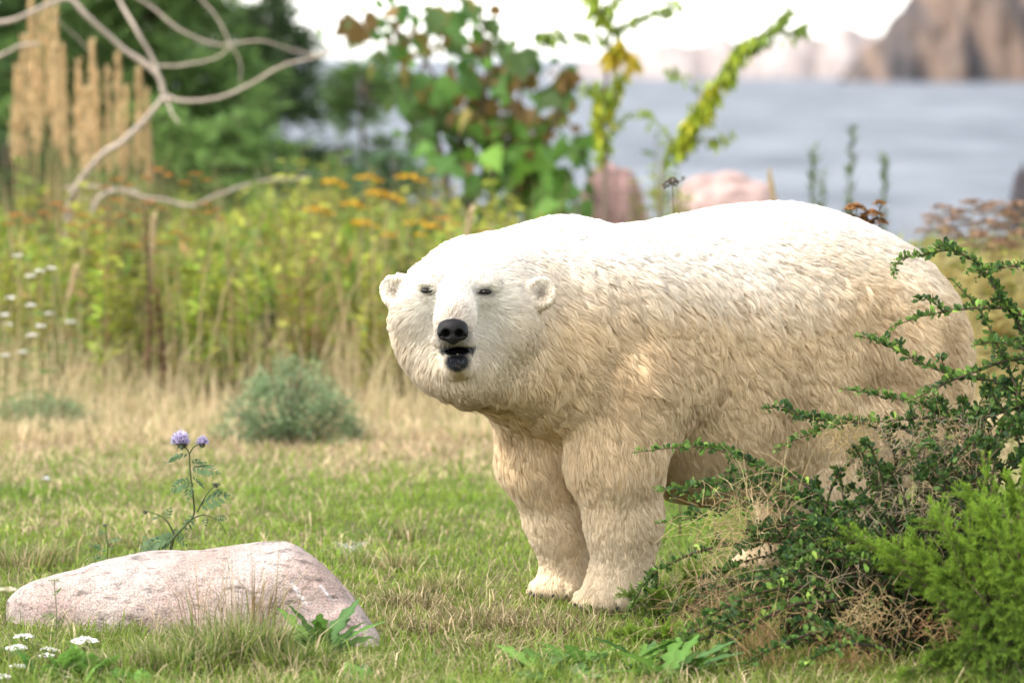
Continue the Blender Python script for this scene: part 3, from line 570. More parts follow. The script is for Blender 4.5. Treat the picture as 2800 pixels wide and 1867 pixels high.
while nW < 272:
    y = 23.9 + 7.2*random.random()**1.2; x = random.uniform(-1, 1)*(halfw(y) + .5)
    if y > shore(x) - 1.5: continue
    pxl = 1400 + x/y*F_PX
    hmax = 1.15
    if 1500 < pxl < 2400: hmax = .72 if y > 25 else .8            # the water shows over the bear's back
    if pxl > 2400: hmax = .8
    k = random.choices(range(5), (4, 2, 3, 1.3, 4))[0]
    if -.9 < (x + 2.1) < .5 and y > 26: hmax = .95
    s = random.uniform(.5, 1.12)*hmax*(.82 if y < 24.6 else 1)
    put_weed(k, x, y, s, random.uniform(0, 6.28)); nW += 1

for (pxl_, y_, k_, s_) in ((1590, 30.2, 1, .95), (1770, 30.0, 4, 1.1), (1800, 30.4, 1, 1.2), (1835, 30.1, 4, 1.12), (1860, 30.5, 1, 1.05), (1745, 30.3, 3, .9), (1900, 29.6, 4, .8), (2560, 23.9, 2, .9), (2610, 23.7, 2, .95), (2660, 23.9, 4, .85), (2700, 23.6, 2, .9), (2760, 23.8, 2, .95), (2800, 23.7, 4, .9)):
    put_weed(k_, GX(pxl_, y_)[0], y_, s_, random.uniform(0, 6))
# low leafy undergrowth that knits the thicket together
n = 26000; yy = 24.2 + 7.5*rng.random(n)**1.1; xx = rng.uniform(-1, 1, n)*(halfw(yy) + .6); kk = yy < shore(xx) - 1; xx, yy = xx[kk], yy[kk]; n = len(xx)
pn = fbm(np.stack([xx, yy], -1), 1.1, 301); pxl = 1400 + xx/yy*F_PX; hm = np.where(pxl > 1480, .5, .75) * (1 + .45*fbm(np.stack([xx, yy], -1), 2.3, 305)) * sst(23.8, 25, yy)
zz = gz(xx, yy) + hm*rng.random(n)**.8; pal = np.array([YG, LG, OG, BGN, RD, (.31, .32, .05)]); ci = np.clip(((pn + 1)*2.3 + rng.normal(0, 1.0, n)), 0, 5.99).astype(int)
g = Geo(); g.scatter(DIA[0]*[1.0, 1, 1], DIA[1], frames(rdir(n, .1, .95), roll=rng.normal(0, .6, n))*rng.uniform(.06, .17, n)[:, None, None], np.stack([xx, yy, zz], -1), pal[ci]*rng.uniform(.6, 1.2, (n, 1)))
tag(ob('undergrowth', g.build('undergrowth', False), M_LEAF), 'mixed leafy undergrowth filling the meadow thicket', 'undergrowth', kind='stuff')

# flat-topped flower heads on stems: tansy (yellow / orange / brown) and yarrow (white)
def umbel(g, c, r, col, n, dome=.25, fl=.22):
    a = rng.uniform(0, 6.28, n); rr = r*np.sqrt(rng.random(n)); p = np.stack([np.cos(a)*rr, np.sin(a)*rr, dome*r*(1-(rr/r)**2) + rng.normal(0, .05*r, n)], -1) + c
    D = np.array([[0, 0, .35], [1, 0, 0], [.31, .95, 0], [-.81, .59, 0], [-.81, -.59, 0], [.31, -.95, 0], [0, 0, -.3]]); Ft = [[0, 1, 2], [0, 2, 3], [0, 3, 4], [0, 4, 5], [0, 5, 1], [6, 2, 1], [6, 3, 2], [6, 4, 3], [6, 5, 4], [6, 1, 5]]
    s = r*fl*rng.uniform(.7, 1.3, n); R = frames(nrm(np.array([0, 0, 1.]) + .5*rdir(n)))[:, :, [0, 2, 1]]*s[:, None, None]
    g.scatter(D, [np.array(Ft)], R, p, np.asarray(col)*rng.uniform(.7, 1.25, (n, 1)))
def umbel_plant(name, label, cat, px, py, Yd, r, col, n=26, leaves=14, stem_col=(.12, .13, .05), group=None, heads=None, leafcol=(.10, .15, .04), rad=.0035, base_px=None, llen=.09, dome=.25, att=8):
    top = P(px, py, Yd); x0 = P(base_px, 900, Yd)[0] if base_px is not None else top[0] + random.uniform(-.05, .05); z0 = float(gz(x0, Yd)); base = np.array([x0, Yd, z0])
    root = thing(name, label, cat, base, group); t_ = top - base; q = bez([[0, 0, -.03], t_*[.3, .3, .5] + [random.uniform(-.02, .02), 0, 0], t_], 12); g = Geo(); g.tube(q, np.linspace(rad*1.3, rad*.7, 12), stem_col, 6); ob('stem', g.build('stem'), M_STEM, root)
    for (dx, dz, k) in (heads or [(0, 0, 1)]):
        c = t_ + np.array([dx, random.uniform(-.5, .5)*abs(dx), dz]); g = Geo(); umbel(g, c*0, r*k, col, n, dome)
        for aa in np.linspace(0, 6.28, 6)[:-1]: g.tube(np.array([[0, 0, -r*k*.9], [math.cos(aa)*r*k*.6, math.sin(aa)*r*k*.6, 0]]), rad*.35, stem_col, 4, False)
        g.tube(np.array([q[att] - c, np.array([0, 0, -r*k*.9])]), rad*.5, stem_col, 4, False)
        ob('flower_head', g.build('flower_head', False), M_PETAL, root, loc=c)
    if leaves:
        f = rng.uniform(1, 9, leaves); i = f.astype(int); p = q[i] + (q[i+1]-q[i])*(f-i)[:, None]; g = Geo(); sv, sf, sc_ = spray_mesh(6, 1, leafcol, np.array(leafcol)*1.4, .3, .10)
        R = frames(rdir(leaves, .0, .7), roll=rng.normal(0, .4, leaves))*(llen*rng.uniform(.6, 1.3, leaves))[:, None, None]; g.scatter(sv, [np.concatenate(v) for v in sf.values()], R, p, np.repeat(sc_[None], leaves, 0))
        tag(ob('foliage', g.build('foliage', False), M_LEAF, root), kind='stuff')
    return root
YEL, ORG, BRN, WHT = (.62, .36, .012), (.40, .16, .03), (.13, .055, .025), (.80, .78, .72)
H3 = [(0, 0, 1), (.06, -.03, .8), (-.06, -.045, .8)]
for (px, py) in ((1000, 487), (1115, 485), (1062, 540), (960, 560), (985, 612), (865, 577), (1070, 645), (1140, 612), (905, 500), (1030, 530)):
    umbel_plant('tansy', 'tansy plant with flat bright yellow flower heads in the meadow', 'flower', px, py, 26.5 + random.uniform(-.6, .6), .065, YEL, 40, 16, group='yellow tansies', heads=[(0, 0, 1), (.07, -.02, .6)], leafcol=(.13, .18, .03), llen=.14)
for (px, py) in ((535, 478), (430, 465), (320, 492), (318, 548), (225, 592), (408, 556), (330, 592), (232, 622), (560, 560), (480, 640), (410, 650), (345, 672), (575, 585), (150, 560)):
    umbel_plant('faded_tansy', 'fading tansy with rusty orange-brown flat heads below the reed plumes', 'flower', px, py, 24.3 + random.uniform(-.4, .8), .042, ORG, 24, 12, group='rusty tansies', heads=H3, leafcol=(.18, .20, .03), llen=.13)
for (px, py, c) in ((50, 592, ORG), (1215, 600, ORG), (1180, 620, YEL), (1330, 640, ORG)):
    umbel_plant('faded_tansy', 'orange-yellow fading tansy at the edge of the weed thicket', 'flower', px, py, 24.4, .05, c, 26, 12, group='orange tansies', heads=H3, leafcol=(.18, .20, .03), llen=.13)
for (px, py) in ((12, 862), (85, 836), (135, 858), (112, 892), (22, 888), (88, 918), (62, 962), (14, 972), (48, 700), (80, 755), (110, 742), (28, 815), (195, 880), (140, 735)):
    umbel_plant('yarrow', 'small white yarrow flowering in the tall grass at the meadow edge', 'flower', px, py, 21.8 + random.uniform(-.4, 1.0), .028, WHT, 22, 5, group='white yarrows in the tall grass', stem_col=(.2, .18, .08), rad=.0025, llen=.06)
for (px, py, top_) in ((402, 1070, 560), (437, 1085, 800)):
    Yd = 23.5; b_ = GX(px, Yd); b_[2] = float(gz(b_[0], Yd)); root = thing('dock_plant', 'dead dock plant with dark brown upright stalk and seed clusters', 'weed', b_, 'dead dock stalks'); t_ = P(px-8, top_, Yd) - b_
    q = bez([[0, 0, -.03], t_*.5 + [.02, 0, 0], t_], 14); g = Geo(); g.tube(q, np.linspace(.011, .004, 14), (.085, .045, .025), 7); ob('stalk', g.build('stalk'), M_STEM, root)
    n = 240; f = rng.uniform(3, 12.9, n); i = f.astype(int); p = q[i] + (q[i+1]-q[i])*(f-i)[:, None] + rdir(n)*.03*rng.random((n, 1)); g = Geo(); g.scatter(OVATE[0], OVATE[1], frames(rdir(n, -.2, .8))*(rng.uniform(.012, .03, n))[:, None, None], p, np.array([.13, .06, .03])*rng.uniform(.6, 1.4, (n, 1)))
    tag(ob('seed_cluster', g.build('seed_cluster', False), M_LEAF, root), kind='stuff')
# brown tansies just behind the bear
umbel_plant('dead_tansy', 'dark brown dead tansy heads peeping over the bear rump', 'flower', 2370, 575, 17.6, .042, (.26, .12, .035), 90, 8, stem_col=(.10, .06, .035), heads=[(-.045, .004, 1), (.02, -.02, 1.0), (.05, .025, .6), (-.02, -.045, .9), (.045, -.05, .9), (-.06, -.03, .7), (.0, -.07, .9)], leafcol=(.12, .08, .03), dome=.5, att=10)
umbel_plant('dead_tansy', 'slender brown dead flower head rising behind the bear back', 'flower', 1838, 500, 17.2, .02, (.12, .065, .035), 60, 10, stem_col=(.11, .085, .04), heads=[(0, 0, 1), (-.016, -.004, .7), (.014, -.002, .7), (.042, .016, .4), (-.03, -.014, .5)], dome=1.0, att=11, base_px=1860, rad=.003, leafcol=(.14, .15, .05), llen=.05)
for (px, py, Yd) in ((2660, 555, 23.5), (2575, 570, 24), (2620, 600, 23.6), (2700, 610, 23.2), (2755, 590, 23.8), (2790, 560, 23.4), (2680, 650, 23), (2740, 660, 23.2), (2600, 640, 23.8), (2790, 640, 23), (2560, 610, 24.4), (2720, 560, 24.2)):
    umbel_plant('dead_tansy', 'brown-headed dead tansy in the tangle behind the bear rump', 'flower', px, py, Yd, .065, (.27, .16, .09), 44, 30, group='brown tansies behind the rump', heads=H3, leafcol=(.36, .30, .12), llen=.15, stem_col=(.25, .2, .1))
for (px, y0) in ((2225, 400), (2330, 345), (2422, 425), (2250, 470)):
    Yd = 29 + random.uniform(-.5, .5); t_ = P(px, y0, Yd); b_ = np.array([P(px-25, 900, Yd)[0], Yd, float(gz(t_[0], Yd))]); root = thing('spire_weed', 'narrow upright green weed spire standing against the water', 'weed', b_, 'weed spires against the water')
    q = bez([[0, 0, -.05], (t_-b_)*.5, t_-b_], 14); g = Geo(); g.tube(q, np.linspace(.008, .003, 14), (.14, .15, .06), 6); ob('stem', g.build('stem'), M_STEM, root)
    n = 200; f = rng.uniform(1, 12.9, n); i = f.astype(int); p = q[i] + (q[i+1]-q[i])*(f-i)[:, None]; g = Geo(); g.scatter(LANCE[0], LANCE[1], frames(rdir(n, .2, .9))*rng.uniform(.05, .10, n)[:, None, None], p, np.array([.12, .17, .05])*rng.uniform(.6, 1.3, (n, 1)))
    tag(ob('foliage', g.build('foliage', False), M_LEAF, root), kind='stuff')
# pale nodding grass plumes
for (px, py, b_px, lab) in ((1290, 580, 1235, 'cream nodding grass plume behind the bear shoulder hump'), (205, 745, 160, 'white nodding grass plume among the weeds below the reed plumes'), (2105, 480, 2150, 'pale nodding grass plume before the water behind the bear back'), (420, 600, 405, 'pale green grass plume beside the dark dock stalk')):
    Yd = 23.6; t_ = P(px, py, Yd); b0 = np.array([P(b_px, 900, Yd)[0], Yd, float(gz(t_[0], Yd))]); root = thing('grass_plume', lab, 'grass', b0); q = bez([[0, 0, -.03], (t_-b0)*[.3, 1, .6], t_-b0], 14); g = Geo(); g.tube(q, np.linspace(.004, .0015, 14), (.4, .33, .18), 5); ob('stalk', g.build('stalk'), M_STEM, root)
    n = 260; f = rng.uniform(9.6, 12.9, n); i = f.astype(int); p = q[i] + (q[i+1]-q[i])*(f-i)[:, None]; g = Geo(); d = nrm(q[12]-q[9])[None] + rdir(n)*.35; g.scatter(NEEDLE[0]*[1.2, 1, 1], NEEDLE[1], frames(d)*rng.uniform(.03, .07, n)[:, None, None], p + rdir(n)*.008, np.array([.58, .46, .28])*rng.uniform(.75, 1.2, (n, 1)))
    ob('plume', g.build('plume', False), M_GRASS, root)
# grey-green sage bush at the lawn edge
def sage(px, py, w_, h_, lab, col, nl=7000):
    b0 = G(px, py); b0[2] = float(gz(b0[0], b0[1])); root = thing('sage_bush', lab, 'bush', b0); gs, gl = Geo(), Geo()
    for k in range(40):
        a = rng.uniform(0, 6.28); s = math.sqrt(rng.random())*w_; hh = h_*rng.uniform(.6, 1.0)*(1 - .45*(s/w_)**2); q = bez([[math.cos(a)*s*.2, math.sin(a)*s*.2, 0], [math.cos(a)*s*.7, math.sin(a)*s*.5, hh*.55], [math.cos(a)*s, math.sin(a)*s*.7, hh]], 9); gs.tube(q, np.linspace(.004, .0015, 9), (.17, .16, .10), 5, False)
    cl = 150; c0 = rdir(cl, 0, 1)*(rng.random((cl, 1))**.33)*[w_, w_*.75, h_*.92]; ci = rng.integers(0, cl, nl); p = c0[ci] + rng.normal(0, .03, (nl, 3)); p[:, 2] = np.maximum(p[:, 2], .01)
    tint = rng.uniform(.65, 1.3, cl)[ci]; gl.scatter(OBOV_L[0], OBOV_L[1], frames(rdir(nl, -.2, .9), roll=rng.normal(0, .5, nl))*rng.uniform(.012, .03, nl)[:, None, None], p, np.array(col)*(tint*rng.uniform(.8, 1.2, nl))[:, None])
    ob('stems', gs.build('stems'), M_STEM, root); tag(ob('foliage', gl.build('foliage', False), M_LEAF, root), kind='stuff')
sage(800, 1210, .36, .42, 'round grey-green bush at the edge of the lawn, left of the bear chest', (.20, .27, .13))
sage(110, 1170, .30, .16, 'low grey-green bush in the dry grass below the white yarrows', (.20, .26, .12), 3000)
# ------------------------------------------------------------------ small plants in front
def pinnate(L_, n_side, col, droop=.35, w_=.10):
    """one divided leaf: midrib with toothed lobes, along +y"""
    g = Geo(); y = (np.arange(n_side)+.6)/n_side; q = np.stack([0*y, y, -droop*y*y], -1)*L_; g.tube(np.concatenate([[[0, 0, 0]], q]), np.linspace(.0014, .0006, n_side+1), np.array(col)*1.2, 4, False)
    for s in (-1, 1):
        d = np.stack([s*.9+0*y, .55+0*y, -.15+0*y], -1); ln = L_*.46*np.sin(np.pi*(y*.78+.14)); g.scatter(LANCE[0]*[1.5, 1, 1], LANCE[1], frames(d, roll=rng.normal(0, .3, n_side))*ln[:, None, None], q, np.array(col)*rng.uniform(.75, 1.25, (n_side, 1)))
    g.scatter(LANCE[0]*[1.5, 1, 1], LANCE[1], frames(np.array([[0, 1, -.5]]))*(L_*.25), q[-1:], np.array([col])); return g.build('leaf', False)
def place(o, p, d, up=None, roll=0.0, s=1.0):
    from mathutils import Matrix
    M = np.eye(4); M[:3, :3] = frames(np.asarray(d, float)[None], None if up is None else np.asarray(up, float)[None], np.array([roll]))[0]*s; M[:3, 3] = p; o.matrix_local = Matrix(M.tolist()); return o
PG = (.09, .145, .06)
def phacelia(label, base_px, Yd, stems, heads, leaves):
    z = P(base_px[0], base_px[1], Yd); base = np.array([z[0], Yd, 0]); root = thing('phacelia', label, 'flower', base)
    L3 = lambda a, b_: P(a, b_, Yd) - base
    for pts, r0, r1 in stems:
        p = [L3(*pts[0])] + [L3(*q) + [0, random.uniform(-.008, .008), 0] for q in pts[1:]]
        if pts[0] == base_px: p = [np.array([p[0][0]-.005, 0, -.01])] + p
        g = Geo(); q = bez(p, 16); g.tube(q, np.linspace(r0, r1, 16), mixc((.055, .05, .03), (.12, .16, .06), np.linspace(.2, 1, 16)), 7); ob('stem', g.build('stem'), M_LEAF, root)
        g = Geo()
    for (a, b_, r, dirn, flower) in heads:
        c = L3(a, b_); o = ob('flower_head' if flower else 'bud', None, None, root) if False else None; g = Geo(); n = 260 if flower else 120
        d = rdir(n, -.35, 1); d = nrm(d + np.asarray(dirn)*.5); ln = r*rng.uniform(.75, 1.15, n)
        if flower:
            Ps = np.array([[-.10, 0, 0], [.10, 0, 0], [.16, .62, .06], [-.16, .62, .06], [0, .95, -.04]]); g.scatter(Ps, [np.array([[0, 1, 2, 3]]), np.array([[3, 2, 4]])], frames(d, roll=rng.uniform(0, 6, n))*ln[:, None, None], np.zeros((n, 3)), np.array([.44, .39, .56])*rng.uniform(.6, 1.3, (n, 1)) + [.08, .075, .06])
            m = 130; d2 = nrm(rdir(m, -.3, 1) + np.asarray(dirn)*.5); g.scatter(NEEDLE[0]*[.35, 1, 1], NEEDLE[1], frames(d2)*(r*rng.uniform(1.0, 1.45, m))[:, None, None], np.zeros((m, 3)), np.array([.66, .60, .74]))
        m = 90; d3 = nrm(rdir(m, -1, .6) - np.asarray(dirn)*.6); g.scatter(OVATE[0]*[.5, 1, 1], OVATE[1], frames(d3)*(r*rng.uniform(.5, .85 if flower else 1.0, m))[:, None, None], np.zeros((m, 3)), np.array([.13, .15, .085])*rng.uniform(.7, 1.4, (m, 1)))
        fo = ob('flower_head' if flower else 'bud', g.build('flower_head' if flower else 'bud', False), M_PETAL if flower else M_LEAF, root, loc=c)
        if flower: tag(fo, 'round fuzzy lilac flower head')
    for (a0, b0, a1, b1, n_) in leaves:
        p, q = L3(a0, b0), L3(a1, b1); d = q - p; ln = np.linalg.norm(d); d = d + [0, random.uniform(-.4, .1)*ln, 0]; o = ob('leaf', pinnate(1.0, n_, PG), M_LEAF, root); place(o, p, d, up=(random.uniform(-.2, .2), -.6, .8), roll=random.uniform(-.5, .5), s=ln*1.12)
phacelia('lilac-flowered phacelia with divided leaves rising behind the granite boulder', (467, 1514), 15.02,
    [([(467, 1514), (470, 1490), (478, 1466), (502, 1440), (526, 1416)], .0052, .0042), ([(526, 1416), (531, 1396), (527, 1340), (520, 1285), (518, 1240), (506, 1222)], .0036, .0022), ([(540, 1398), (560, 1360), (575, 1340), (592, 1324)], .0026, .0016), ([(518, 1240), (530, 1222), (551, 1212)], .002, .0015), ([(478, 1466), (462, 1432), (440, 1410), (400, 1395)], .003, .0015), ([(526, 1416), (560, 1408), (600, 1425), (618, 1460)], .0024, .001)],
    [(495, 1208, .038, (-.5, -.6, .5), True), (553, 1210, .024, (.5, -.4, .5), True), (592, 1320, .020, (.3, -.2, 1), False), (396, 1396, .015, (-.5, -.2, .6), False)],
    [(522, 1310, 472, 1328, 6), (524, 1312, 506, 1352, 5), (524, 1300, 560, 1318, 5), (522, 1280, 585, 1270, 6), (520, 1262, 556, 1254, 5), (518, 1240, 458, 1242, 6), (545, 1388, 600, 1345, 5), (575, 1345, 610, 1335, 4), (530, 1405, 512, 1440, 4), (560, 1408, 562, 1432, 4), (585, 1415, 612, 1412, 5), (478, 1462, 382, 1480, 8), (474, 1455, 436, 1488, 6), (470, 1448, 500, 1462, 5), (440, 1410, 415, 1412, 5), (455, 1420, 462, 1392, 4), (400, 1460, 376, 1495, 4), (478, 1468, 510, 1480, 4)])
phacelia('small budding phacelia behind the sloping end of the granite boulder', (293, 1545), 15.05, [([(293, 1545), (294, 1490), (288, 1440)], .0024, .0014)], [(286, 1432, .014, (0, -.2, 1), False)], [(292, 1480, 322, 1465, 5), (294, 1500, 312, 1490, 4), (293, 1510, 262, 1480, 5), (293, 1525, 264, 1515, 5), (290, 1455, 272, 1452, 4)])

# rosettes with jagged leaves (dandelion-like)
def jagged(col):
    ys = np.linspace(0, 1, 15); wv = .03 + .15*np.sin(np.pi*np.clip(ys*.9+.1, 0, 1))*(.35 + .65*(np.arange(15) % 3)/2)*np.where(ys > .72, 1.15, 1); wv[-1] = .01
    V, Fq = leafT(list(zip(ys, wv)), .15, .35); V[:, 0] += .02*np.sin(V[:, 1]*9); return mesh_np('leaf', V, Fq, np.where((np.arange(len(V)) % 3 == 1)[:, None], np.array(col)*1.3 + .008, np.array(col)))
JM = [jagged(c) for c in ((.085, .175, .028), (.12, .225, .038), (.065, .135, .035))]; BR = [leaf_mesh(OVATE, c) for c in ((.15, .28, .06), (.10, .2, .09))]
for m_ in JM: m_.materials.append(M_LEAF)
def rosette(px, py, n, ln, label, meshes=JM, el=(.25, 1.0), az=None, Yd=None, group=None):
    c = G(px, py) if Yd is None else GX(px, Yd); root = thing('dandelion_plant', label, 'plant', c, group)
    for k in range(n):
        a = random.uniform(0, 6.28) if az is None else R_(random.choice(az) + random.uniform(-15, 15)); e = random.uniform(*el); o = ob('leaf', random.choice(meshes), None, root)
        place(o, np.array([math.cos(a)*.008, math.sin(a)*.008, 0]), (math.cos(a)*math.cos(e), math.sin(a)*math.cos(e), math.sin(e)), roll=random.uniform(-.5, .5), s=ln*random.uniform(.65, 1.15))
rosette(878, 1808, 18, .19, 'bright dandelion rosette with jagged upright leaves before the boulder end', el=(.6, 1.35))
rosette(800, 1868, 8, .10, 'small dandelion rosette in the grass, just below the bright upright one', el=(.2, .9))
rosette(985, 1865, 6, .075, 'smooth round-leaved plantain rosette in the grass before the boulder', meshes=BR, el=(.5, 1.1))
rosette(225, 1530, 3, .13, 'single broad dock-like leaves standing behind the boulder', meshes=BR[1:], el=(.9, 1.3), Yd=15.15)
rosette(180, 1535, 4, .10, 'dandelion rosette behind the low end of the boulder', el=(.4, 1.0), Yd=15.1)
for (px, py, n, ln, e) in ((1480, 1850, 14, .13, (.1, .8)), (1590, 1835, 13, .13, (.2, .9)), (1690, 1850, 12, .14, (.2, .9)), (1560, 1880, 12, .12, (.1, .7)), (1770, 1830, 10, .13, (.3, 1.0)), (1410, 1885, 9, .10, (.1, .7)), (1660, 1800, 8, .09, (.2, .8)), (1530, 1805, 7, .08, (.2, .8)), (1250, 1880, 7, .08, (.1, .6)), (1840, 1870, 9, .14, (.3, 1.0))):
    rosette(px, py, n + 7, ln*1.35, 'dandelion rosette in the leafy patch between the bear paws and the bush', el=e, group='leafy patch rosettes')

# white yarrow in the corner, with ferny leaves
for k_, (px, py, r, Yd) in enumerate(((66, 1740, .022, 13.75), (46, 1771, .025, 13.7), (232, 1752, .030, 13.75), (130, 1774, .016, 13.65), (126, 1793, .019, 13.6), (150, 1778, .012, 13.7), (48, 1822, .020, 13.45), (184, 1852, .012, 13.3), (4, 1850, .022, 13.2), (205, 1858, .011, 13.3))):
    umbel_plant('white_yarrow', 'white flat-topped yarrow in the grass in front of the granite boulder', 'flower', px, py, Yd, r*1.25, WHT, 60, 4, group='white yarrows before the boulder', rad=.002, llen=.05, stem_col=(.10, .13, .05))
umbel_plant('white_yarrow', 'greenish unopened yarrow head before the low end of the boulder', 'flower', 148, 1588, 13.9, .018, (.30, .30, .16), 30, 4, rad=.0018, stem_col=(.12, .13, .06), llen=.04)
umbel_plant('white_yarrow', 'cream yarrow head, blurred, at the tip of the granite boulder', 'flower', 18, 1614, 12.6, .028, (.62, .55, .38), 40, 3, rad=.0018, stem_col=(.2, .18, .08), llen=.04)
def fern_patch(px, py, n, ln, label):
    c = G(px, py); root = thing('ferny_plant', label, 'plant', c); ms_ = [pinnate(1.0, 8, col, .3) for col in ((.10, .21, .035), (.15, .28, .05))]
    for m_ in ms_: m_.materials.append(M_LEAF)
    for k in range(n):
        a = random.uniform(0, 6.28); e = random.uniform(.3, 1.35); o = ob('leaf', random.choice(ms_), None, root); place(o, (random.gauss(0, .035), random.gauss(0, .03), 0), (math.cos(a)*math.cos(e), math.sin(a)*math.cos(e), math.sin(e)), roll=random.uniform(-.5, .5), s=ln*random.uniform(.6, 1.1))
fern_patch(205, 1860, 46, .11, 'bright green ferny leaf clump below the white yarrows')
fern_patch(330, 1885, 26, .07, 'smaller ferny leaf clump beside the bright ferny one')
# stray bits on the lawn
g = Geo(); n = 120; g.scatter(NEEDLE[0]*[.4, 1, 1], NEEDLE[1], frames(rdir(n, -.05, .22)*[1.8, .7, 1])*rng.uniform(.02, .06, n)[:, None, None], np.stack([rng.normal(0, .035, n), rng.normal(0, .05, n), rng.uniform(.02, .05, n)], -1), np.array([.50, .50, .46]))
c = G(955, 1522); tag(ob('fur_tuft', g.build('fur_tuft', False), M_PETAL, loc=c), 'wisp of shed white fur lying on the lawn beside the boulder', 'fur', kind='stuff')
umbel_plant('daisy', 'single small white flower in the lawn left of the lilac phacelia', 'flower', 125, 1308, 19.5, .022, (.78, .78, .82), 16, 0, rad=.0015)
for (px, py, dx, dy) in ((808, 1345, -8, -26), (732, 1325, 3, -12), (770, 1340, 3, -8), (655, 1445, -12, -30), (730, 1485, -18, -30), (1120, 1500, -5, -50), (1060, 1490, 8, -40)):
    Yd = CAM_H*F_PX/(py-150); b0 = GX(px, Yd, 0); t_ = P(px+dx, py+dy, Yd); g = Geo(); g.tube(np.array([b0*0 + [0, 0, -.01], t_-b0]), [.0035, .003], (.55, .42, .26), 5)
    tag(ob('straw_stub', g.build('straw_stub'), M_GRASS, loc=b0), 'short pale cut straw stub sticking up from the lawn', 'straw', 'straw stubs on the lawn')
FUR_N = 330000
# ------------------------------------------------------------------ polar bear
def surface_nets(D, org, h):
    S = D < 0; nx, ny, nz = D.shape
    idx = -np.ones((nx-1, ny-1, nz-1), np.int64)
    cs = [(i, j, k) for i in (0, 1) for j in (0, 1) for k in (0, 1)]
    cnt = sum(S[i:nx-1+i, j:ny-1+j, k:nz-1+k].astype(np.int8) for i, j, k in cs)
    act = (cnt > 0) & (cnt < 8); cells = np.argwhere(act); idx[act] = np.arange(len(cells))
    acc = np.zeros((len(cells), 3)); m = np.zeros(len(cells))
    for a in cs:
        for ax in range(3):
            if a[ax]: continue
            b = list(a); b[ax] = 1
            da = D[cells[:, 0]+a[0], cells[:, 1]+a[1], cells[:, 2]+a[2]]; db = D[cells[:, 0]+b[0], cells[:, 1]+b[1], cells[:, 2]+b[2]]
            x = (da < 0) != (db < 0); t = np.where(x, da / np.where(x, da - db, 1), 0)
            pt = np.tile(np.array(a, float), (len(cells), 1)); pt[:, ax] += t
            acc[x] += pt[x]; m[x] += 1
    V = (cells + acc / m[:, None]) * h + org
    Q = []
    for ax in range(3):
        u, v = (ax+1) % 3, (ax+2) % 3
        sl0 = [slice(None)]*3; sl1 = [slice(None)]*3; sl0[ax] = slice(0, -1); sl1[ax] = slice(1, None)
        e = np.argwhere(S[tuple(sl0)] != S[tuple(sl1)])
        e = e[(e[:, u] > 0) & (e[:, v] > 0) & (e[:, u] < D.shape[u]-1) & (e[:, v] < D.shape[v]-1)]
        def cell(du, dv):
            c = e.copy(); c[:, u] += du; c[:, v] += dv; return idx[c[:, 0], c[:, 1], c[:, 2]]
        q = np.stack([cell(-1, -1), cell(0, -1), cell(0, 0), cell(-1, 0)], 1)
        fl = ~S[e[:, 0], e[:, 1], e[:, 2]]; q[fl] = q[fl][:, ::-1]; Q.append(q)
    Q = np.concatenate(Q); return V, Q[(Q >= 0).all(1)]
class SDF:
    def __init__(s, lo, hi, h):
        s.lo, s.h = np.asarray(lo, float), h
        n = np.ceil((np.asarray(hi) - s.lo) / h).astype(int) + 1
        s.ax = [s.lo[i] + np.arange(n[i]) * h for i in range(3)]; s.D = np.full(n, 9., np.float32)
    def _sub(s, c, rad):
        sl = []
        for i in range(3):
            a = int(np.clip((c[i]-rad-s.lo[i]) / s.h, 0, s.D.shape[i]-1)); b = int(np.clip((c[i]+rad-s.lo[i]) / s.h + 2, 1, s.D.shape[i]))
            sl.append(slice(a, b))
        X = np.stack(np.meshgrid(*[s.ax[i][sl[i]].astype(np.float32) for i in range(3)], indexing='ij'), -1)
        return tuple(sl), X
    def _mix(s, sl, d, k, sub):
        o = s.D[sl]
        if sub: hh = np.maximum(k - np.abs(-d - o), 0) / k; s.D[sl] = np.maximum(o, -d) + hh*hh*k*.25
        else: hh = np.maximum(k - np.abs(d - o), 0) / k; s.D[sl] = np.minimum(o, d) - hh*hh*k*.25
    def ell(s, c, r, k=.06, rot=None, sub=False):
        """ellipsoid; rot: 3x3 with columns = its axes"""
        r = np.asarray(r, np.float32); sl, X = s._sub(c, r.max() + k + .05); q = X - np.asarray(c, np.float32)
        if rot is not None: q = q @ np.asarray(rot, np.float32)
        k0 = np.linalg.norm(q / r, axis=-1); k1 = np.linalg.norm(q / r**2, axis=-1)
        s._mix(sl, k0 * (k0 - 1) / np.maximum(k1, 1e-6), k, sub)
    def cone(s, a, b, ra, rb, k=.06, sub=False):
        a, b = np.asarray(a, float), np.asarray(b, float); c = (a+b)/2; L = np.linalg.norm(b-a)
        sl, X = s._sub(c, L/2 + max(ra, rb) + k + .05); ba = ((b-a)/L).astype(np.float32)
        q = X - a.astype(np.float32); t = np.clip(q @ ba / L, 0, 1)
        d = np.linalg.norm(q - t[..., None] * ba * L, axis=-1) - (ra + (rb-ra) * t)
        s._mix(sl, d, k, sub)

FW = nrm([-0.9, -0.43, 0]); RT = np.array([FW[1], -FW[0], 0]); UP = np.array([0, 0, 1.])   # bear's forward / right / up
BODY = np.stack([FW, RT, UP], -1)
def tilt(deg):
    a = R_(deg); f = FW*math.cos(a) + UP*math.sin(a); u = -FW*math.sin(a) + UP*math.cos(a); return np.stack([f, RT, u], -1)
BEAR0 = np.array([0.75, 15.35, 0.0])
H_GRID = .0083
S = SDF((-.62, 13.9, -.03), (1.85, 16.75, 1.55), H_GRID)
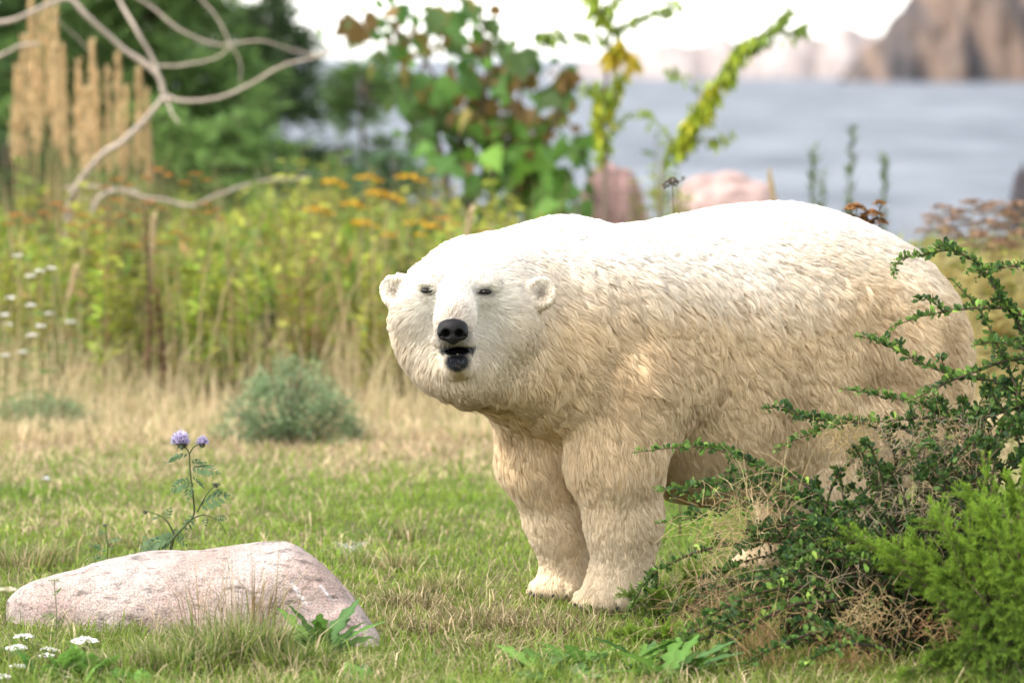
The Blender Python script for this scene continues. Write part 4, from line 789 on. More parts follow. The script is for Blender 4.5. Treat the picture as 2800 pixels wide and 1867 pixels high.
# torso
S.ell(P(2095, 925, 15.80), (.46, .35, .435), .1, tilt(0))
S.ell(P(2255, 955, 15.92), (.47, .36, .455), .12, tilt(0))
S.ell(P(2350, 1020, 15.95), (.395, .36, .41), .12, BODY)
S.ell(P(1880, 950, 15.55), (.50, .345, .405), .2, BODY)
S.ell(P(1960, 1120, 15.62), (.44, .33, .335), .14, tilt(4))
S.ell(P(1600, 935, 15.22), (.36, .325, .335), .2, tilt(4))
S.cone(P(1600, 905, 15.22), P(2120, 870, 15.82), .27, .31, .22)
S.ell(P(1700, 1000, 15.03), (.26, .13, .33), .14, tilt(-8))             # near shoulder muscle
S.ell(P(2340, 1080, 15.74), (.30, .16, .36), .16, tilt(0))              # near thigh
# neck
S.cone(P(1560, 880, 15.15), P(1330, 862, 14.82), .275, .205, .14)
S.cone(P(1500, 815, 15.15), P(1290, 800, 14.80), .235, .165, .14)
S.ell(P(1470, 965, 15.04), (.20, .25, .205), .12, BODY)                 # chest
S.cone(P(1440, 970, 14.95), P(1290, 995, 14.70), .2, .135, .12)         # throat
# front legs: near, far
def leg(js, k=.07):
    for (a, ra), (b, rb) in zip(js[:-1], js[1:]): S.cone(a, b, ra, rb, k)
leg([(P(1712, 1050, 15.0), .185), (P(1682, 1260, 15.0), .150), (P(1706, 1420, 15.02), .119), (P(1702, 1580, 15.03), .103)], .06)
leg([(P(1462, 1080, 15.16), .15), (P(1478, 1260, 15.22), .130), (P(1528, 1420, 15.28), .104), (P(1556, 1580, 15.33), .089)], .06)
# hind legs: near, far
leg([(P(2340, 1180, 15.72), .21), (P(2270, 1330, 15.70), .17), (P(2340, 1480, 15.80), .12), (P(2330, 1570, 15.80), .11)])
leg([(P(2330, 1170, 16.15), .19), (P(2190, 1330, 16.20), .16), (P(2170, 1460, 16.25), .115), (P(2150, 1540, 16.22), .105)])
def paw(cx, Y, yaw, s=1.0):
    a = R_(yaw); f = np.array([-math.sin(a), -math.cos(a), 0]); r = np.array([f[1], -f[0], 0]); rot = np.stack([f, r, UP], -1)
    c = GX(cx, Y, .05)
    S.ell(c + f*.03*s, (.14*s, .110*s, .062*s), .05, rot)
    S.ell(c - f*.02*s + UP*.05, (.105*s, .098*s, .085*s), .06, rot)
    for k in range(5):
        o = (k-2) * .042 * s; S.ell(c + f*(.125 - .009*(k-2)**2)*s + r*o - UP*.008, (.046*s, .027*s, .040*s), .010, rot)
    return c, f, r, s
PAWS = [paw(1683, 15.04, 32, .98), paw(1556, 15.36, 38, .92), paw(2310, 15.80, 60), paw(2125, 16.22, 60)]
# head
S.ell(P(1266, 806, 14.64), (.197, .20, .138), .08)
S.ell(P(1160, 858, 14.65), (.112, .13, .112), .07)
S.ell(P(1372, 880, 14.63), (.112, .13, .125), .07)
S.ell(P(1265, 965, 14.61), (.12, .13, .13), .08)
S.ell(P(1145, 935, 14.66), (.06, .07, .07), .08)
S.ell(P(1200, 985, 14.65), (.075, .09, .08), .08)
for px in (1178, 1324): S.ell(P(px, 772, 14.475), (.052, .042, .030), .03)
S.cone(P(1251, 835, 14.48), P(1240, 900, 14.20), .084, .060, .035)
S.cone(P(1250, 795, 14.48), P(1240, 874, 14.21), .058, .042, .03)
for px in (1209, 1276): S.ell(P(px, 933, 14.235), (.040, .052, .034), .025)
S.cone(P(1254, 980, 14.48), P(1250, 992, 14.255), .064, .036, .03)
S.cone(P(1252, 945, 14.45), P(1250, 962, 14.27), .075, .036, .02)
S.ell(P(1250, 962, 14.21), (.040, .09, .008), .010, sub=True)
for px, dx in ((1172, -1), (1325, 1)):                                   # hollow beside the muzzle and the eye socket
    S.ell(P(px - dx*2, 800, 14.40), (.028, .03, .017), .02, sub=True)
    S.ell(P(px + dx*2, 880, 14.43), (.026, .055, .060), .05, sub=True)
    S.ell(P(px + dx*0, 965, 14.43), (.024, .05, .035), .05, sub=True)
def ear(px, py, Y, fdir):
    f = nrm(fdir); r = nrm(np.cross(f, UP)); rot = np.stack([r, f, np.cross(r, f)], -1); c = P(px, py, Y)
    S.ell(c, (.060, .040, .054), .04, rot)
    S.ell(c - UP*.03 - f*.02, (.046, .04, .036), .05, rot)
    S.ell(c + f*.044 + UP*.000, (.042, .046, .038), .012, rot, sub=True)
ear(1480, 792, 14.60, (.30, -1, .1)); ear(1080, 785, 14.62, (-.42, -1, .1))
NOSE_C = P(1238, 903, 14.145)
S.D += .011                                                             # the coat adds this much all round
BV, BQ = surface_nets(S.D, S.lo, H_GRID)
# keep the biggest shell only is not needed: all shapes overlap
def vert_normals(V, Q):
    a, b, c, d = (V[Q[:, i]] for i in range(4)); fn = np.cross(c-a, d-b); n = np.zeros_like(V)
    for i in range(4): np.add.at(n, Q[:, i], fn)
    return nrm(n)
for _ in range(2):                                                       # one light smoothing pass pair
    acc = np.zeros_like(BV); m = np.zeros(len(BV))
    for i in range(4):
        np.add.at(acc, BQ[:, i], BV[BQ[:, (i+1) % 4]]); np.add.at(m, BQ[:, i], 1)
    BV += .5 * (acc / m[:, None] - BV)
BN = vert_normals(BV, BQ)

HEAD_C = P(1262, 850, 14.6)
def head_w(p): return np.clip(1.30 - np.linalg.norm((p - HEAD_C) / np.stack([0*p[:, 0]+.25, np.where(p[:, 1] < HEAD_C[1], .62, .32), 0*p[:, 0]+.25], 1), axis=1), 0, 1)
CREAM, WHITE, TAN = np.array([.80, .62, .395]), np.array([.85, .81, .74]), np.array([.36, .235, .12])
EARS = [P(1480, 792, 14.60), P(1080, 785, 14.62)]
EYES = [P(1167, 797, 14.42), P(1327, 800, 14.42)]
MOUTH_C = P(1249, 968, 14.235); CHIN_C = P(1249, 995, 14.235)
def fur_colour(p):
    """pigment and dirt of the coat: white face and back, yellow-cream flanks and legs, grey skin round the nose and lips, shade painted into the ear cups"""
    z = p[:, 2]; hw = head_w(p)
    k = np.clip((z - .96) / .32 + .35 * fbm(p, 3.2, 5), 0, 1)[:, None]
    c = CREAM * (1-k) + WHITE * k
    lw = np.clip((.55 - z) / .3, 0, 1)[:, None]; c = c * (1-lw*.55) + WHITE * [.93, .82, .66] * lw*.55
    dirt = np.clip(fbm(p * [1, 1, .8], 6.5, 11) * 1.4 + .08, 0, 1) * np.clip(1.25 - np.abs(z - .80) / .36, 0, 1) * (1 - hw)
    c = c * (1 - .75*dirt[:, None]) + TAN * .75*dirt[:, None]
    c = c * (1 - hw[:, None]*.85) + WHITE * hw[:, None]*.85
    def spot(ctr, r, colr, s, c):
        d = np.linalg.norm((p - ctr) / np.asarray(r), axis=1); a = (np.clip(1.3 - d, 0, 1) / 1.0)[:, None] * s
        a = np.clip(a, 0, 1); return c * (1-a) + np.asarray(colr) * a
    c = spot(P(1239, 858, 14.21), (.05, .08, .032), (.36, .31, .27), .7, c)
    c = spot(NOSE_C + [0, .03, -.02], (.085, .08, .05), (.28, .26, .25), .9, c)
    c = spot(MOUTH_C + [0, 0, .010], (.052, .4, .018), (.02, .02, .022), 2.2, c)
    c = spot(CHIN_C + [0,0,.004], (.060, .12, .031), (.03, .031, .036), 1.5, c)
    c = spot(P(1240, 948, 14.20), (.045, .09, .012), (.10, .09, .09), 1.1, c)
    for ec in EARS: c = spot(ec + [0, -.012, -.012], (.028, .04, .030), (.17, .125, .085), 1.0, c)  # shade of the ear cavity put into the skin colour
    for e, sd_ in zip(EYES, (1, -1)): c = spot(e + [sd_*.024, 0, -.005], (.013, .05, .006), (.05, .045, .045), 1.2, c)
    for e in EYES: c = spot(e, (.040, .05, .020), (.07, .06, .055), 1.1, c)
    return c
bear = thing('polar_bear', 'big cream-white polar bear standing on the lawn, head turned to face the viewer', 'polar bear', BEAR0)
m, t, out = mat_new('bear_skin'); N, L = t.nodes, t.links
a = N.new('ShaderNodeAttribute'); a.attribute_name = 'col'; b = N.new('ShaderNodeBsdfPrincipled')
b.inputs['Roughness'].default_value = .85; b.inputs['Specular IOR Level'].default_value = .15
nz = N.new('ShaderNodeTexNoise'); nz.inputs['Scale'].default_value = 140; tc = N.new('ShaderNodeTexCoord'); L.new(tc.outputs['Object'], nz.inputs['Vector'])
bp = N.new('ShaderNodeBump'); bp.inputs['Distance'].default_value = .004; L.new(nz.outputs['Fac'], bp.inputs['Height'])
L.new(a.outputs['Color'], b.inputs['Base Color']); L.new(bp.outputs[0], b.inputs['Normal']); L.new(b.outputs[0], out.inputs['Surface'])
M_BEAR = m
body = ob('body', mesh_np('body', BV - BEAR0, [BQ], fur_colour(BV) * .85), M_BEAR, bear)
tag(body, 'cream-white furry body with white face, stout legs and broad rump')

# fur: hair strands in locks
def flow(p, n):
    hw = head_w(p)[:, None]; z = p[:, 2:3]
    back = -FW
    d = back * .62 + np.array([0, 0, -1.]) * np.clip(1.25 - (z-.5)*.9, .25, 1.2)
    legw = np.clip((.72 - z) / .35, 0, 1); legw = legw*legw*(3-2*legw); d = d * (1-legw) + (np.array([0, 0, -1.]) + back*.25) * legw
    hd = nrm(p - (NOSE_C + [0, -.03, .01])) ; d = nrm(d) * (1-hw) + hd * hw
    d = d + .5 * np.stack([fbm(p, 7, 21), fbm(p, 7, 22), fbm(p, 7, 23)], 1) * (1 - .75*hw)
    d = d - n * np.sum(d*n, 1, keepdims=True); return nrm(d)
def fur_len(p):
    hw = head_w(p); z = p[:, 2]
    l = .080 + .022 * fbm(p, 4, 31); k = np.clip((z - .12) / .5, 0, 1); l = np.minimum(l, .022 + .062*k)
    l = l * (1 - .35*np.clip((z-1.05)/.2, 0, 1))
    dn = np.linalg.norm(p - NOSE_C, axis=1)
    lh = np.clip(.006 + (dn - .04) * .09, .005, .03); l = l * (1-hw) + lh * hw
    for ec in EARS: l = np.where(np.linalg.norm(p - ec, axis=1) < .075, .012, l)
    dm = np.linalg.norm(p - CHIN_C, axis=1); l = np.minimum(l, .009 + np.clip(dm - .055, 0, 1)*.25)
    for e in EYES: l = np.where(np.linalg.norm(p - e, axis=1) < .045, .008, l)
    return l
def sample(n):
    a, b, c, d = (BV[BQ[:, i]] for i in range(4)); ar = np.linalg.norm(np.cross(c-a, d-b), axis=1)
    wgt = ar * (1 + 1.2*head_w(a)); cdf = np.cumsum(wgt); q = np.searchsorted(cdf, rng.random(n) * cdf[-1]); q = np.minimum(q, len(BQ)-1)
    u, v = rng.random((2, n)); W = np.stack([(1-u)*(1-v), u*(1-v), u*v, (1-u)*v], 1)
    p = sum(W[:, i:i+1] * BV[BQ[q, i]] for i in range(4)); nn = nrm(sum(W[:, i:i+1] * BN[BQ[q, i]] for i in range(4)))
    ok = p[:, 2] > .012
    for e in EYES: ok &= np.linalg.norm((p - e) / np.array([.0225, .03, .0115]), axis=1) > 1
    ok &= np.linalg.norm((p - NOSE_C) / np.array([.047, .06, .034]), axis=1) > 1
    ok &= np.linalg.norm((p - P(1250, 962, 14.225)) / np.array([.042, .07, .011]), axis=1) > 1
    return p[ok], nn[ok]
NP_ = 6; TT = np.linspace(0, 1, NP_)
def strands(p, n, jit, wav):
    d = flow(p, n); s = np.cross(n, d); ang = rng.normal(0, jit, len(p))[:, None]
    d = d*np.cos(ang) + s*np.sin(ang); s = np.cross(n, d); l = fur_len(p) * rng.uniform(.7, 1.2, len(p))
    lift = rng.uniform(.2, .62, len(p)) ; ph = rng.uniform(0, 6.28, len(p)); am = wav * rng.uniform(.3, 1.2, len(p)) * np.clip(l/.05, 0, 1.2)
    out = np.empty((len(p), NP_, 3))
    for k, tt in enumerate(TT):
        out[:, k] = p + d*(l*tt)[:, None]*.95 + n*(l*lift*(tt*1.5 - tt*tt*1.05) + .001)[:, None] + s*(am*l*np.sin(ph + tt*4.2)*tt)[:, None]
    return out
gp, gn = sample(17000); gc = strands(gp, gn, .34, .2)
fp, fn = sample(FUR_N); fc = strands(fp, fn, .16, .05)
kd = kdtree.KDTree(len(gp))
for i, q in enumerate(gp): kd.insert(q, i)
kd.balance(); near = np.array([kd.find(q)[1] for q in fp])
hw = head_w(fp); cl = np.clip((.80 - .6*hw) * (.55 + .45*np.clip((fp[:, 2]-.35)/.35, 0, 1)) * (1 - .3*np.clip((fp[:, 2]-1.05)/.2, 0, 1)), .1, .9) * rng.uniform(.75, 1.05, len(fp))
gl = np.linalg.norm(gc[near, -1] - gc[near, 0], axis=1); fl = np.linalg.norm(fc[:, -1] - fc[:, 0], axis=1); r_ = np.clip(fl / gl, .3, 1.1)
tgt = gc[near]; wv = (cl[:, None] * TT[None]**1.35)[..., None] * np.clip(r_, 0, 1)[:, None, None]
fc = fc*(1-wv) + tgt*wv
hc = bpy.data.hair_curves.new('fur'); hc.add_curves([NP_] * len(fc))
hc.attributes['position'].data.foreach_set('vector', (fc - BEAR0).astype(np.float32).ravel()) if 'position' in hc.attributes else hc.points.foreach_set('position', (fc - BEAR0).astype(np.float32).ravel())
ra = hc.attributes.get('radius') or hc.attributes.new('radius', 'FLOAT', 'POINT')
base_r = np.where(hw > .4, .0009, .00125)[:, None] * np.array([.9, 1, .95, .8, .55, .15])[None]
ra.data.foreach_set('value', base_r.astype(np.float32).ravel())
colr = fur_colour(fp) * (1 + rng.normal(0, .07, (len(fp), 1)) + .16*(rng.random(len(gp))[near][:, None]-.5))
tanl = (rng.random(len(gp))[near] > .66) * np.clip(1.3 - np.abs(fp[:, 2] - .8)/.38, 0, 1) * (1-hw) * .28; colr = colr*(1-tanl[:, None]) + TAN*1.15*tanl[:, None]
greyh = (colr.mean(1) < .12) & (rng.random(len(fp)) < .22); colr[greyh] = colr[greyh]*.5 + .10
colr = np.clip(colr, .01, .92); cc = np.ones((len(fp), NP_, 4), np.float32); cc[:, :, :3] = colr[:, None]
ca = hc.attributes.new('col', 'FLOAT_COLOR', 'POINT'); ca.data.foreach_set('color', cc.ravel())
tn = nrm(np.gradient(fc, axis=1)); sn = fn[:, None] * 1.0 - tn * np.sum(fn[:, None] * tn, -1, keepdims=True) * 1.0 + (rng.normal(0, .13, (len(gp), 3))[near] * (1-.75*hw[:, None]))[:, None]
na = hc.attributes.new('sn', 'FLOAT_VECTOR', 'POINT'); na.data.foreach_set('vector', nrm(sn).astype(np.float32).ravel())
m, t, out = mat_new('fur'); N, L = t.nodes, t.links
a = N.new('ShaderNodeAttribute'); a.attribute_name = 'col'; a2 = N.new('ShaderNodeAttribute'); a2.attribute_name = 'sn'
df = N.new('ShaderNodeBsdfDiffuse'); tl = N.new('ShaderNodeBsdfTranslucent'); ms = N.new('ShaderNodeMixShader'); ms.inputs[0].default_value = .22
L.new(a.outputs['Color'], df.inputs['Color']); L.new(a.outputs['Color'], tl.inputs['Color']); L.new(a2.outputs['Vector'], df.inputs['Normal'])
L.new(df.outputs[0], ms.inputs[1]); L.new(tl.outputs[0], ms.inputs[2]); L.new(ms.outputs[0], out.inputs['Surface'])
fur = ob('fur', hc, m, bear)
tag(fur, 'shaggy cream fur lying in wavy locks, short and white on the face', kind='stuff')

# nose leather, nostrils, eyes, lips
def mat_plain(name, col, rough, spec=.5, bump=0, bs=200):
    m, t, out = mat_new(name); N, L = t.nodes, t.links
    b = N.new('ShaderNodeBsdfPrincipled'); b.inputs['Roughness'].default_value = rough; b.inputs['Specular IOR Level'].default_value = spec
    nz = N.new('ShaderNodeTexNoise'); nz.inputs['Scale'].default_value = bs; tc = N.new('ShaderNodeTexCoord'); L.new(tc.outputs['Object'], nz.inputs['Vector'])
    cr = N.new('ShaderNodeMapRange'); cr.inputs['To Min'].default_value = .75; cr.inputs['To Max'].default_value = 1.25; L.new(nz.outputs['Fac'], cr.inputs['Value'])
    vm = N.new('ShaderNodeVectorMath'); vm.operation = 'SCALE'; vm.inputs[0].default_value = col; L.new(cr.outputs[0], vm.inputs['Scale']); L.new(vm.outputs[0], b.inputs['Base Color'])
    if bump:
        bp = N.new('ShaderNodeBump'); bp.inputs['Distance'].default_value = bump; L.new(nz.outputs['Fac'], bp.inputs['Height']); L.new(bp.outputs[0], b.inputs['Normal'])
    L.new(b.outputs[0], out.inputs['Surface']); return m
M_NOSE = mat_plain('nose_leather', (.006, .0045, .0042), .55, .2, .0012, 320)
M_BLACK = mat_plain('dark_cavity', (.003, .003, .003), .9, .0)
M_EYE = mat_plain('eye', (.010, .006, .004), .1, .35)
M_LIP = mat_plain('lip', (.006, .006, .007), .4, .3, .0005, 300)
M_TEETH = mat_plain('teeth', (.42, .30, .18), .35, .5)
keep = S
S = SDF(NOSE_C - .09, NOSE_C + .09, .0032)
S.ell(NOSE_C + [0, .012, .010], (.047, .034, .026), .02)
S.ell(NOSE_C + [0, .006, -.012], (.040, .032, .024), .02)
S.ell(NOSE_C + [0, .004, -.030], (.016, .024, .016), .015)
for s_ in (-1, 1):
    S.ell(NOSE_C + [s_*.030, .004, -.010], (.017, .026, .019), .012)
    S.ell(NOSE_C + [s_*.021, -.030, -.009], (.0155, .032, .0135), .006, sub=True)
    S.ell(NOSE_C + [s_*.036, -.022, -.016], (.007, .016, .004), .004, sub=True)
S.ell(NOSE_C + [0, -.032, -.012], (.0016, .01, .024), .004, sub=True)
nv, nq = surface_nets(S.D, S.lo, S.h)
nose = ob('nose', mesh_np('nose', nv - BEAR0, [nq]), M_NOSE, bear); tag(nose, 'black leathery nose with two nostrils')
def sph(c, r, nu=16, nv=10):
    V, Fq = [], []
    for i in range(nv+1):
        th = np.pi*i/nv
        for j in range(nu): ph = 2*np.pi*j/nu; V.append([math.sin(th)*math.cos(ph)*r[0]+c[0], math.sin(th)*math.sin(ph)*r[1]+c[1], math.cos(th)*r[2]+c[2]])
    for i in range(nv):
        for j in range(nu): Fq.append([i*nu+j, (i+1)*nu+j, (i+1)*nu+(j+1) % nu, i*nu+(j+1) % nu])
    return np.array(V), np.array(Fq)
for s_ in (-1, 1):
    v, q = sph(NOSE_C - BEAR0 + [s_*.021, .004, -.009], (.016, .010, .013)); ob('nostril', mesh_np('nostril', v, [q]), M_BLACK, nose)
def skin_y(p):                                                          # nearest body surface in front of a point (towards the camera)
    d = np.hypot(BV[:, 0]-p[0], BV[:, 2]-p[2]); c = BV[d < .013]; return c[:, 1].min() if len(c) else p[1]
for e in EYES:
    y = skin_y(e); c = np.array([e[0], y - .001, e[2]])
    v, q = sph(c - BEAR0, (.0205, .0100, .0086)); rim = ob('eye', mesh_np('eye', v, [q]), M_LIP, bear)
    v, q = sph(c - BEAR0 + [0, -.0035, .0005], (.0115, .0085, .0072)); ob('iris', mesh_np('iris', v, [q]), M_EYE, rim)
mc = P(1250, 962, 14.275); v, q = sph(mc - BEAR0, (.043, .05, .012)); mo = ob('mouth', mesh_np('mouth', v, [q]), M_BLACK, bear)
g = Geo()
for k in range(4):
    tp = mc - BEAR0 + [.002 + .0095*k, -.044 + .004*k, -.008]; g.tube([tp, tp + [0, -.001, .006 + .002*(k % 2)]], [.0042, .0026], (.5, .4, .3), 6)
ob('teeth', g.build('teeth'), M_TEETH, mo)
lp = [P(px, py, Y) - BEAR0 for px, py, Y in ((1214, 962, 14.25), (1223, 968, 14.235), (1236, 971, 14.223), (1250, 972, 14.22), (1268, 970, 14.226), (1281, 965, 14.24), (1291, 958, 14.26))]
g = Geo(); g.tube(bez(lp, 20), [.001]+[.0030]*18+[.001], (.02, .02, .02), 8); ob('lower_lip', g.build('lower_lip'), M_LIP, bear)
for c, f, r, sz in PAWS:
    for k in range(5):
        o = (k-2)*.042*sz; b0 = c + f*(.155 - .009*(k-2)**2)*sz + r*o - UP*.02
        g = Geo(); g.tube(bez([b0 - BEAR0, b0 + f*.008 - UP*.003 - BEAR0, b0 + f*.015 - UP*.012 - BEAR0], 5), [.0055, .005, .004, .003, .001], (.03, .025, .02), 7)
        ob('claw', g.build('claw'), M_LIP, bear)
# ------------------------------------------------------------------ barberry bush, juniper and dry grass, right front
from mathutils import Matrix
BB = GX(2480, 13.9, 0); bush = thing('barberry_bush', 'sprawling barberry bush with arching small-leaved shoots in front of the bear', 'bush', BB)
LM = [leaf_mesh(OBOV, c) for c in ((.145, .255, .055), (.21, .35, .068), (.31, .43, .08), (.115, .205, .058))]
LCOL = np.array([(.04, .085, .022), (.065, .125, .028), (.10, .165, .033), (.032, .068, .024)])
hero = [ # pixels tip->root, depth at tip and root
 ([(1728, 1237), (1830, 1226), (1920, 1222), (2000, 1240), (2080, 1276), (2160, 1336), (2230, 1400), (2290, 1456), (2350, 1520), (2430, 1640)], 14.25, 13.95),
 ([(1790, 1342), (1880, 1332), (1960, 1322), (2050, 1306), (2130, 1290), (2210, 1330), (2300, 1440)], 14.3, 14.0),
 ([(1885, 1366), (1960, 1352), (2060, 1332), (2150, 1345), (2250, 1420)], 14.2, 14.0),
 ([(1800, 1430), (1880, 1418), (1960, 1400), (2050, 1372), (2140, 1390), (2260, 1470)], 14.3, 14.0),
 ([(1706, 1692), (1742, 1630), (1772, 1582), (1830, 1542), (1930, 1500), (2050, 1482), (2200, 1490), (2330, 1560)], 14.35, 14.0),
 ([(2443, 762), (2455, 716), (2520, 696), (2600, 686), (2660, 712), (2705, 762), (2745, 830), (2795, 905), (2840, 1040), (2830, 1250), (2760, 1500)], 14.05, 13.9),
 ([(2340, 916), (2400, 932), (2480, 972), (2560, 1010), (2640, 1034), (2740, 1050), (2800, 1120), (2810, 1300)], 14.2, 13.95),
 ([(2432, 896), (2530, 862), (2620, 846), (2720, 842), (2790, 860), (2850, 960)], 14.0, 13.9),
 ([(2302, 1064), (2380, 1076), (2480, 1096), (2560, 1122), (2640, 1160), (2690, 1250), (2700, 1380)], 14.2, 14.0),
 ([(2145, 1122), (2200, 1140), (2262, 1150), (2340, 1150), (2430, 1190), (2500, 1300)], 14.25, 14.05),
 ([(2112, 1232), (2200, 1192), (2290, 1160), (2400, 1152), (2550, 1142), (2660, 1160), (2720, 1260)], 14.15, 14.0),
 ([(2640, 742), (2720, 736), (2800, 728), (2880, 760), (2900, 900)], 13.95, 13.85),
 ([(2560, 1300), (2600, 1210), (2680, 1150), (2760, 1120), (2830, 1100)], 14.0, 13.9),
 ([(2480, 1100), (2560, 1060), (2660, 1020), (2760, 985), (2850, 990)], 14.1, 13.9),
 ([(2600, 760), (2680, 850), (2730, 950), (2780, 1060), (2790, 1200)], 14.05, 13.9),
 ([(2660, 945), (2720, 935), (2790, 950), (2850, 1000)], 13.95, 13.85),
 ([(1930, 1850), (1960, 1790), (2010, 1740), (2090, 1690), (2180, 1650), (2290, 1640)], 13.36, 13.5),
 ([(1850, 1740), (1930, 1690), (2020, 1640), (2120, 1610), (2230, 1605), (2330, 1650)], 13.5, 13.6),
 ([(2000, 1860), (2060, 1800), (2140, 1760), (2240, 1725), (2330, 1720)], 13.3, 13.4),
 ([(1790, 1800), (1850, 1760), (1930, 1745), (2020, 1700), (2110, 1690)], 13.5, 13.55),
 ([(2150, 1560), (2230, 1530), (2330, 1530), (2430, 1560), (2500, 1620)], 13.5, 13.6),
 ([(2180, 1850), (2240, 1790), (2330, 1760), (2430, 1770)], 13.2, 13.3)]
hero_leaf, mass = [], Geo()
def branch_leaves(q, n_node, size, young):
    """leaf whorls along a branch curve (tip first)"""
    f = np.linspace(.3, len(q)-1.3, n_node); i = f.astype(int); p = q[i] + (q[i+1]-q[i])*(f-i)[:, None]; t_ = nrm(q[np.maximum(i-1, 0)] - q[i+1]); P_, D_, S_, U_ = [], [], [], []
    for w_ in range(4):
        rd = nrm(rdir(n_node) + [0, 0, .55]); d = nrm(rd + t_*.45); P_.append(p + rng.normal(0, .002, p.shape)); D_.append(d); S_.append(size*rng.uniform(.6, 1.2, n_node)*(.55 + .45*np.clip(f/5, 0, 1))); U_.append(np.clip(1 - f/7, 0, 1))
    return np.concatenate(P_), np.concatenate(D_), np.concatenate(S_), np.concatenate(U_)
def add_branch(pts3, r0, r1, nodes, size, is_hero, tint=1.0):
    q = bez(pts3, 26); q[1:-1] += .004*np.stack([fbm(q[1:-1], 18, 3), fbm(q[1:-1], 18, 4), fbm(q[1:-1], 18, 5)], -1); g = Geo(); g.tube(q, np.linspace(r0, r1, 26), mixc((.085, .06, .03), (.035, .022, .018), np.linspace(0, 1, 26)), 6); o = ob('branch', g.build('branch'), M_BARK, bush)
    p, d, s, y = branch_leaves(q, nodes, size, 0)
    if is_hero: hero_leaf.append((o, p, d, s, y))
    else:
        k = rng.integers(0, 4, len(p)); mass.scatter(OBOV_L[0], OBOV_L[1], frames(d, up=nrm(rdir(len(p), .2, 1)), roll=rng.normal(0, .5, len(p)))*s[:, None, None], p, LCOL[k]*rng.uniform(.7, 1.25, (len(p), 1))*tint)
    return q
for pts, Yt, Yr in hero:
    n = len(pts); p3 = np.array([P(a, b_, Yt + (Yr-Yt)*i/(n-1)) - BB for i, (a, b_) in enumerate(pts)]); L_ = np.linalg.norm(np.diff(p3, axis=0), axis=1).sum()
    add_branch(p3, .0016, .006, int(L_/.012), .0275, True)
    q = bez(p3, 20)
    for k in range(int(L_*5)):                                     # side twigs
        i = random.randint(4, 17); d = nrm(nrm(q[i-2]-q[i])*.9 + rdir(1, -.2, .7)[0]*.7); ln = random.uniform(.06, .16); e = q[i] + d*ln + [0, 0, -.02]
        add_branch([e, q[i] + d*ln*.5 + [0, 0, .01], q[i]], .001, .0022, int(ln/.011), .025, False, 1.0)
root_pts = [np.array([rng.normal(0, .22), rng.normal(0, .12), -.02]) for _ in range(14)]
def in_bush(px, py): return py > np.interp(px, [1750, 1850, 1950, 2060, 2200, 2350, 2500, 2650, 2900], [1740, 1620, 1530, 1420, 1330, 1200, 1130, 1080, 1000])
k = 0
while k < 210:                                                     # inner shoots that fill the body of the bush
    px = random.uniform(1780, 2900); py = random.uniform(1020, 1880)
    if not in_bush(px, py): continue
    Yd = random.uniform(13.55, 14.35); tip = P(px, py, Yd) - BB
    if tip[2] < .02: continue
    r = random.choice(root_pts); mid = (tip*.55 + r*.45) + [0, 0, .10 + .12*random.random()]; st = tip*.35 + r*.65 + [0, 0, .05]
    p3 = [tip, tip*.8 + mid*.2 + [0, 0, .03], mid, st, r]; q = bez(p3, 20); L_ = np.linalg.norm(np.diff(q, axis=0), axis=1).sum()
    add_branch(np.array(p3), .0013, .006, int(L_*.8/.015), .027, False, random.uniform(.75, 1.2)); k += 1
# the 300 leaves that show most are objects of their own, the rest one mass
allh = [(bi, li) for bi, (o, p, d, s, y) in enumerate(hero_leaf) for li in range(len(p))]; random.shuffle(allh); front = set(sorted(allh, key=lambda t: -hero_leaf[t[0]][3][t[1]])[:300])
for bi, (o, p, d, s, y) in enumerate(hero_leaf):
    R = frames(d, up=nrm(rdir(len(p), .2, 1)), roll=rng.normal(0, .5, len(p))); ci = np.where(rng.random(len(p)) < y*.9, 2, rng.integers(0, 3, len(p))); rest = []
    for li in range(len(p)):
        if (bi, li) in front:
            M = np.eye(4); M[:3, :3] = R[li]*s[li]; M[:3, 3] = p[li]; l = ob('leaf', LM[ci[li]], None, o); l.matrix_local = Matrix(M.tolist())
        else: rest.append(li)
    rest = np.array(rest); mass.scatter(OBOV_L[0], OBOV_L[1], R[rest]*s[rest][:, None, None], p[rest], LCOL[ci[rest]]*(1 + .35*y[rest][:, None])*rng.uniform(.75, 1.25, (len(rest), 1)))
tag(ob('foliage', mass.build('foliage', False), M_LEAF, bush), kind='stuff', label='mass of small rounded green leaves')

# juniper with feathery bright green sprays
JB = GX(2760, 13.35, 0); jun = thing('juniper_bush', 'feathery bright green juniper bush in front of the barberry', 'bush', JB); gl, gb = Geo(), Geo()
def jun_spray(q, nb, blen, bright):
    for s in range(nb):
        f = rng.uniform(.5, len(q)-1.01); i = int(f); p = q[i] + (q[i+1]-q[i])*(f-i); d = nrm(nrm(q[i+1]-q[i])*.8 + rdir(1)[0]*.7 + [0, 0, .12]); ln = blen*rng.uniform(.4, 1.2); n = 78
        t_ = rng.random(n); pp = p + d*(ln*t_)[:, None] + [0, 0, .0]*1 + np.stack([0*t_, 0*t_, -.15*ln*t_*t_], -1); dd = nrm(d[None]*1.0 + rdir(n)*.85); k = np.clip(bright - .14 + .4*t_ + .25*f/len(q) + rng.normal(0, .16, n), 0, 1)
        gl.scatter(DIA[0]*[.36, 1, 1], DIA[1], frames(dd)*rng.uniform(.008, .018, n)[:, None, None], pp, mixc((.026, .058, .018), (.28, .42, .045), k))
jt = []
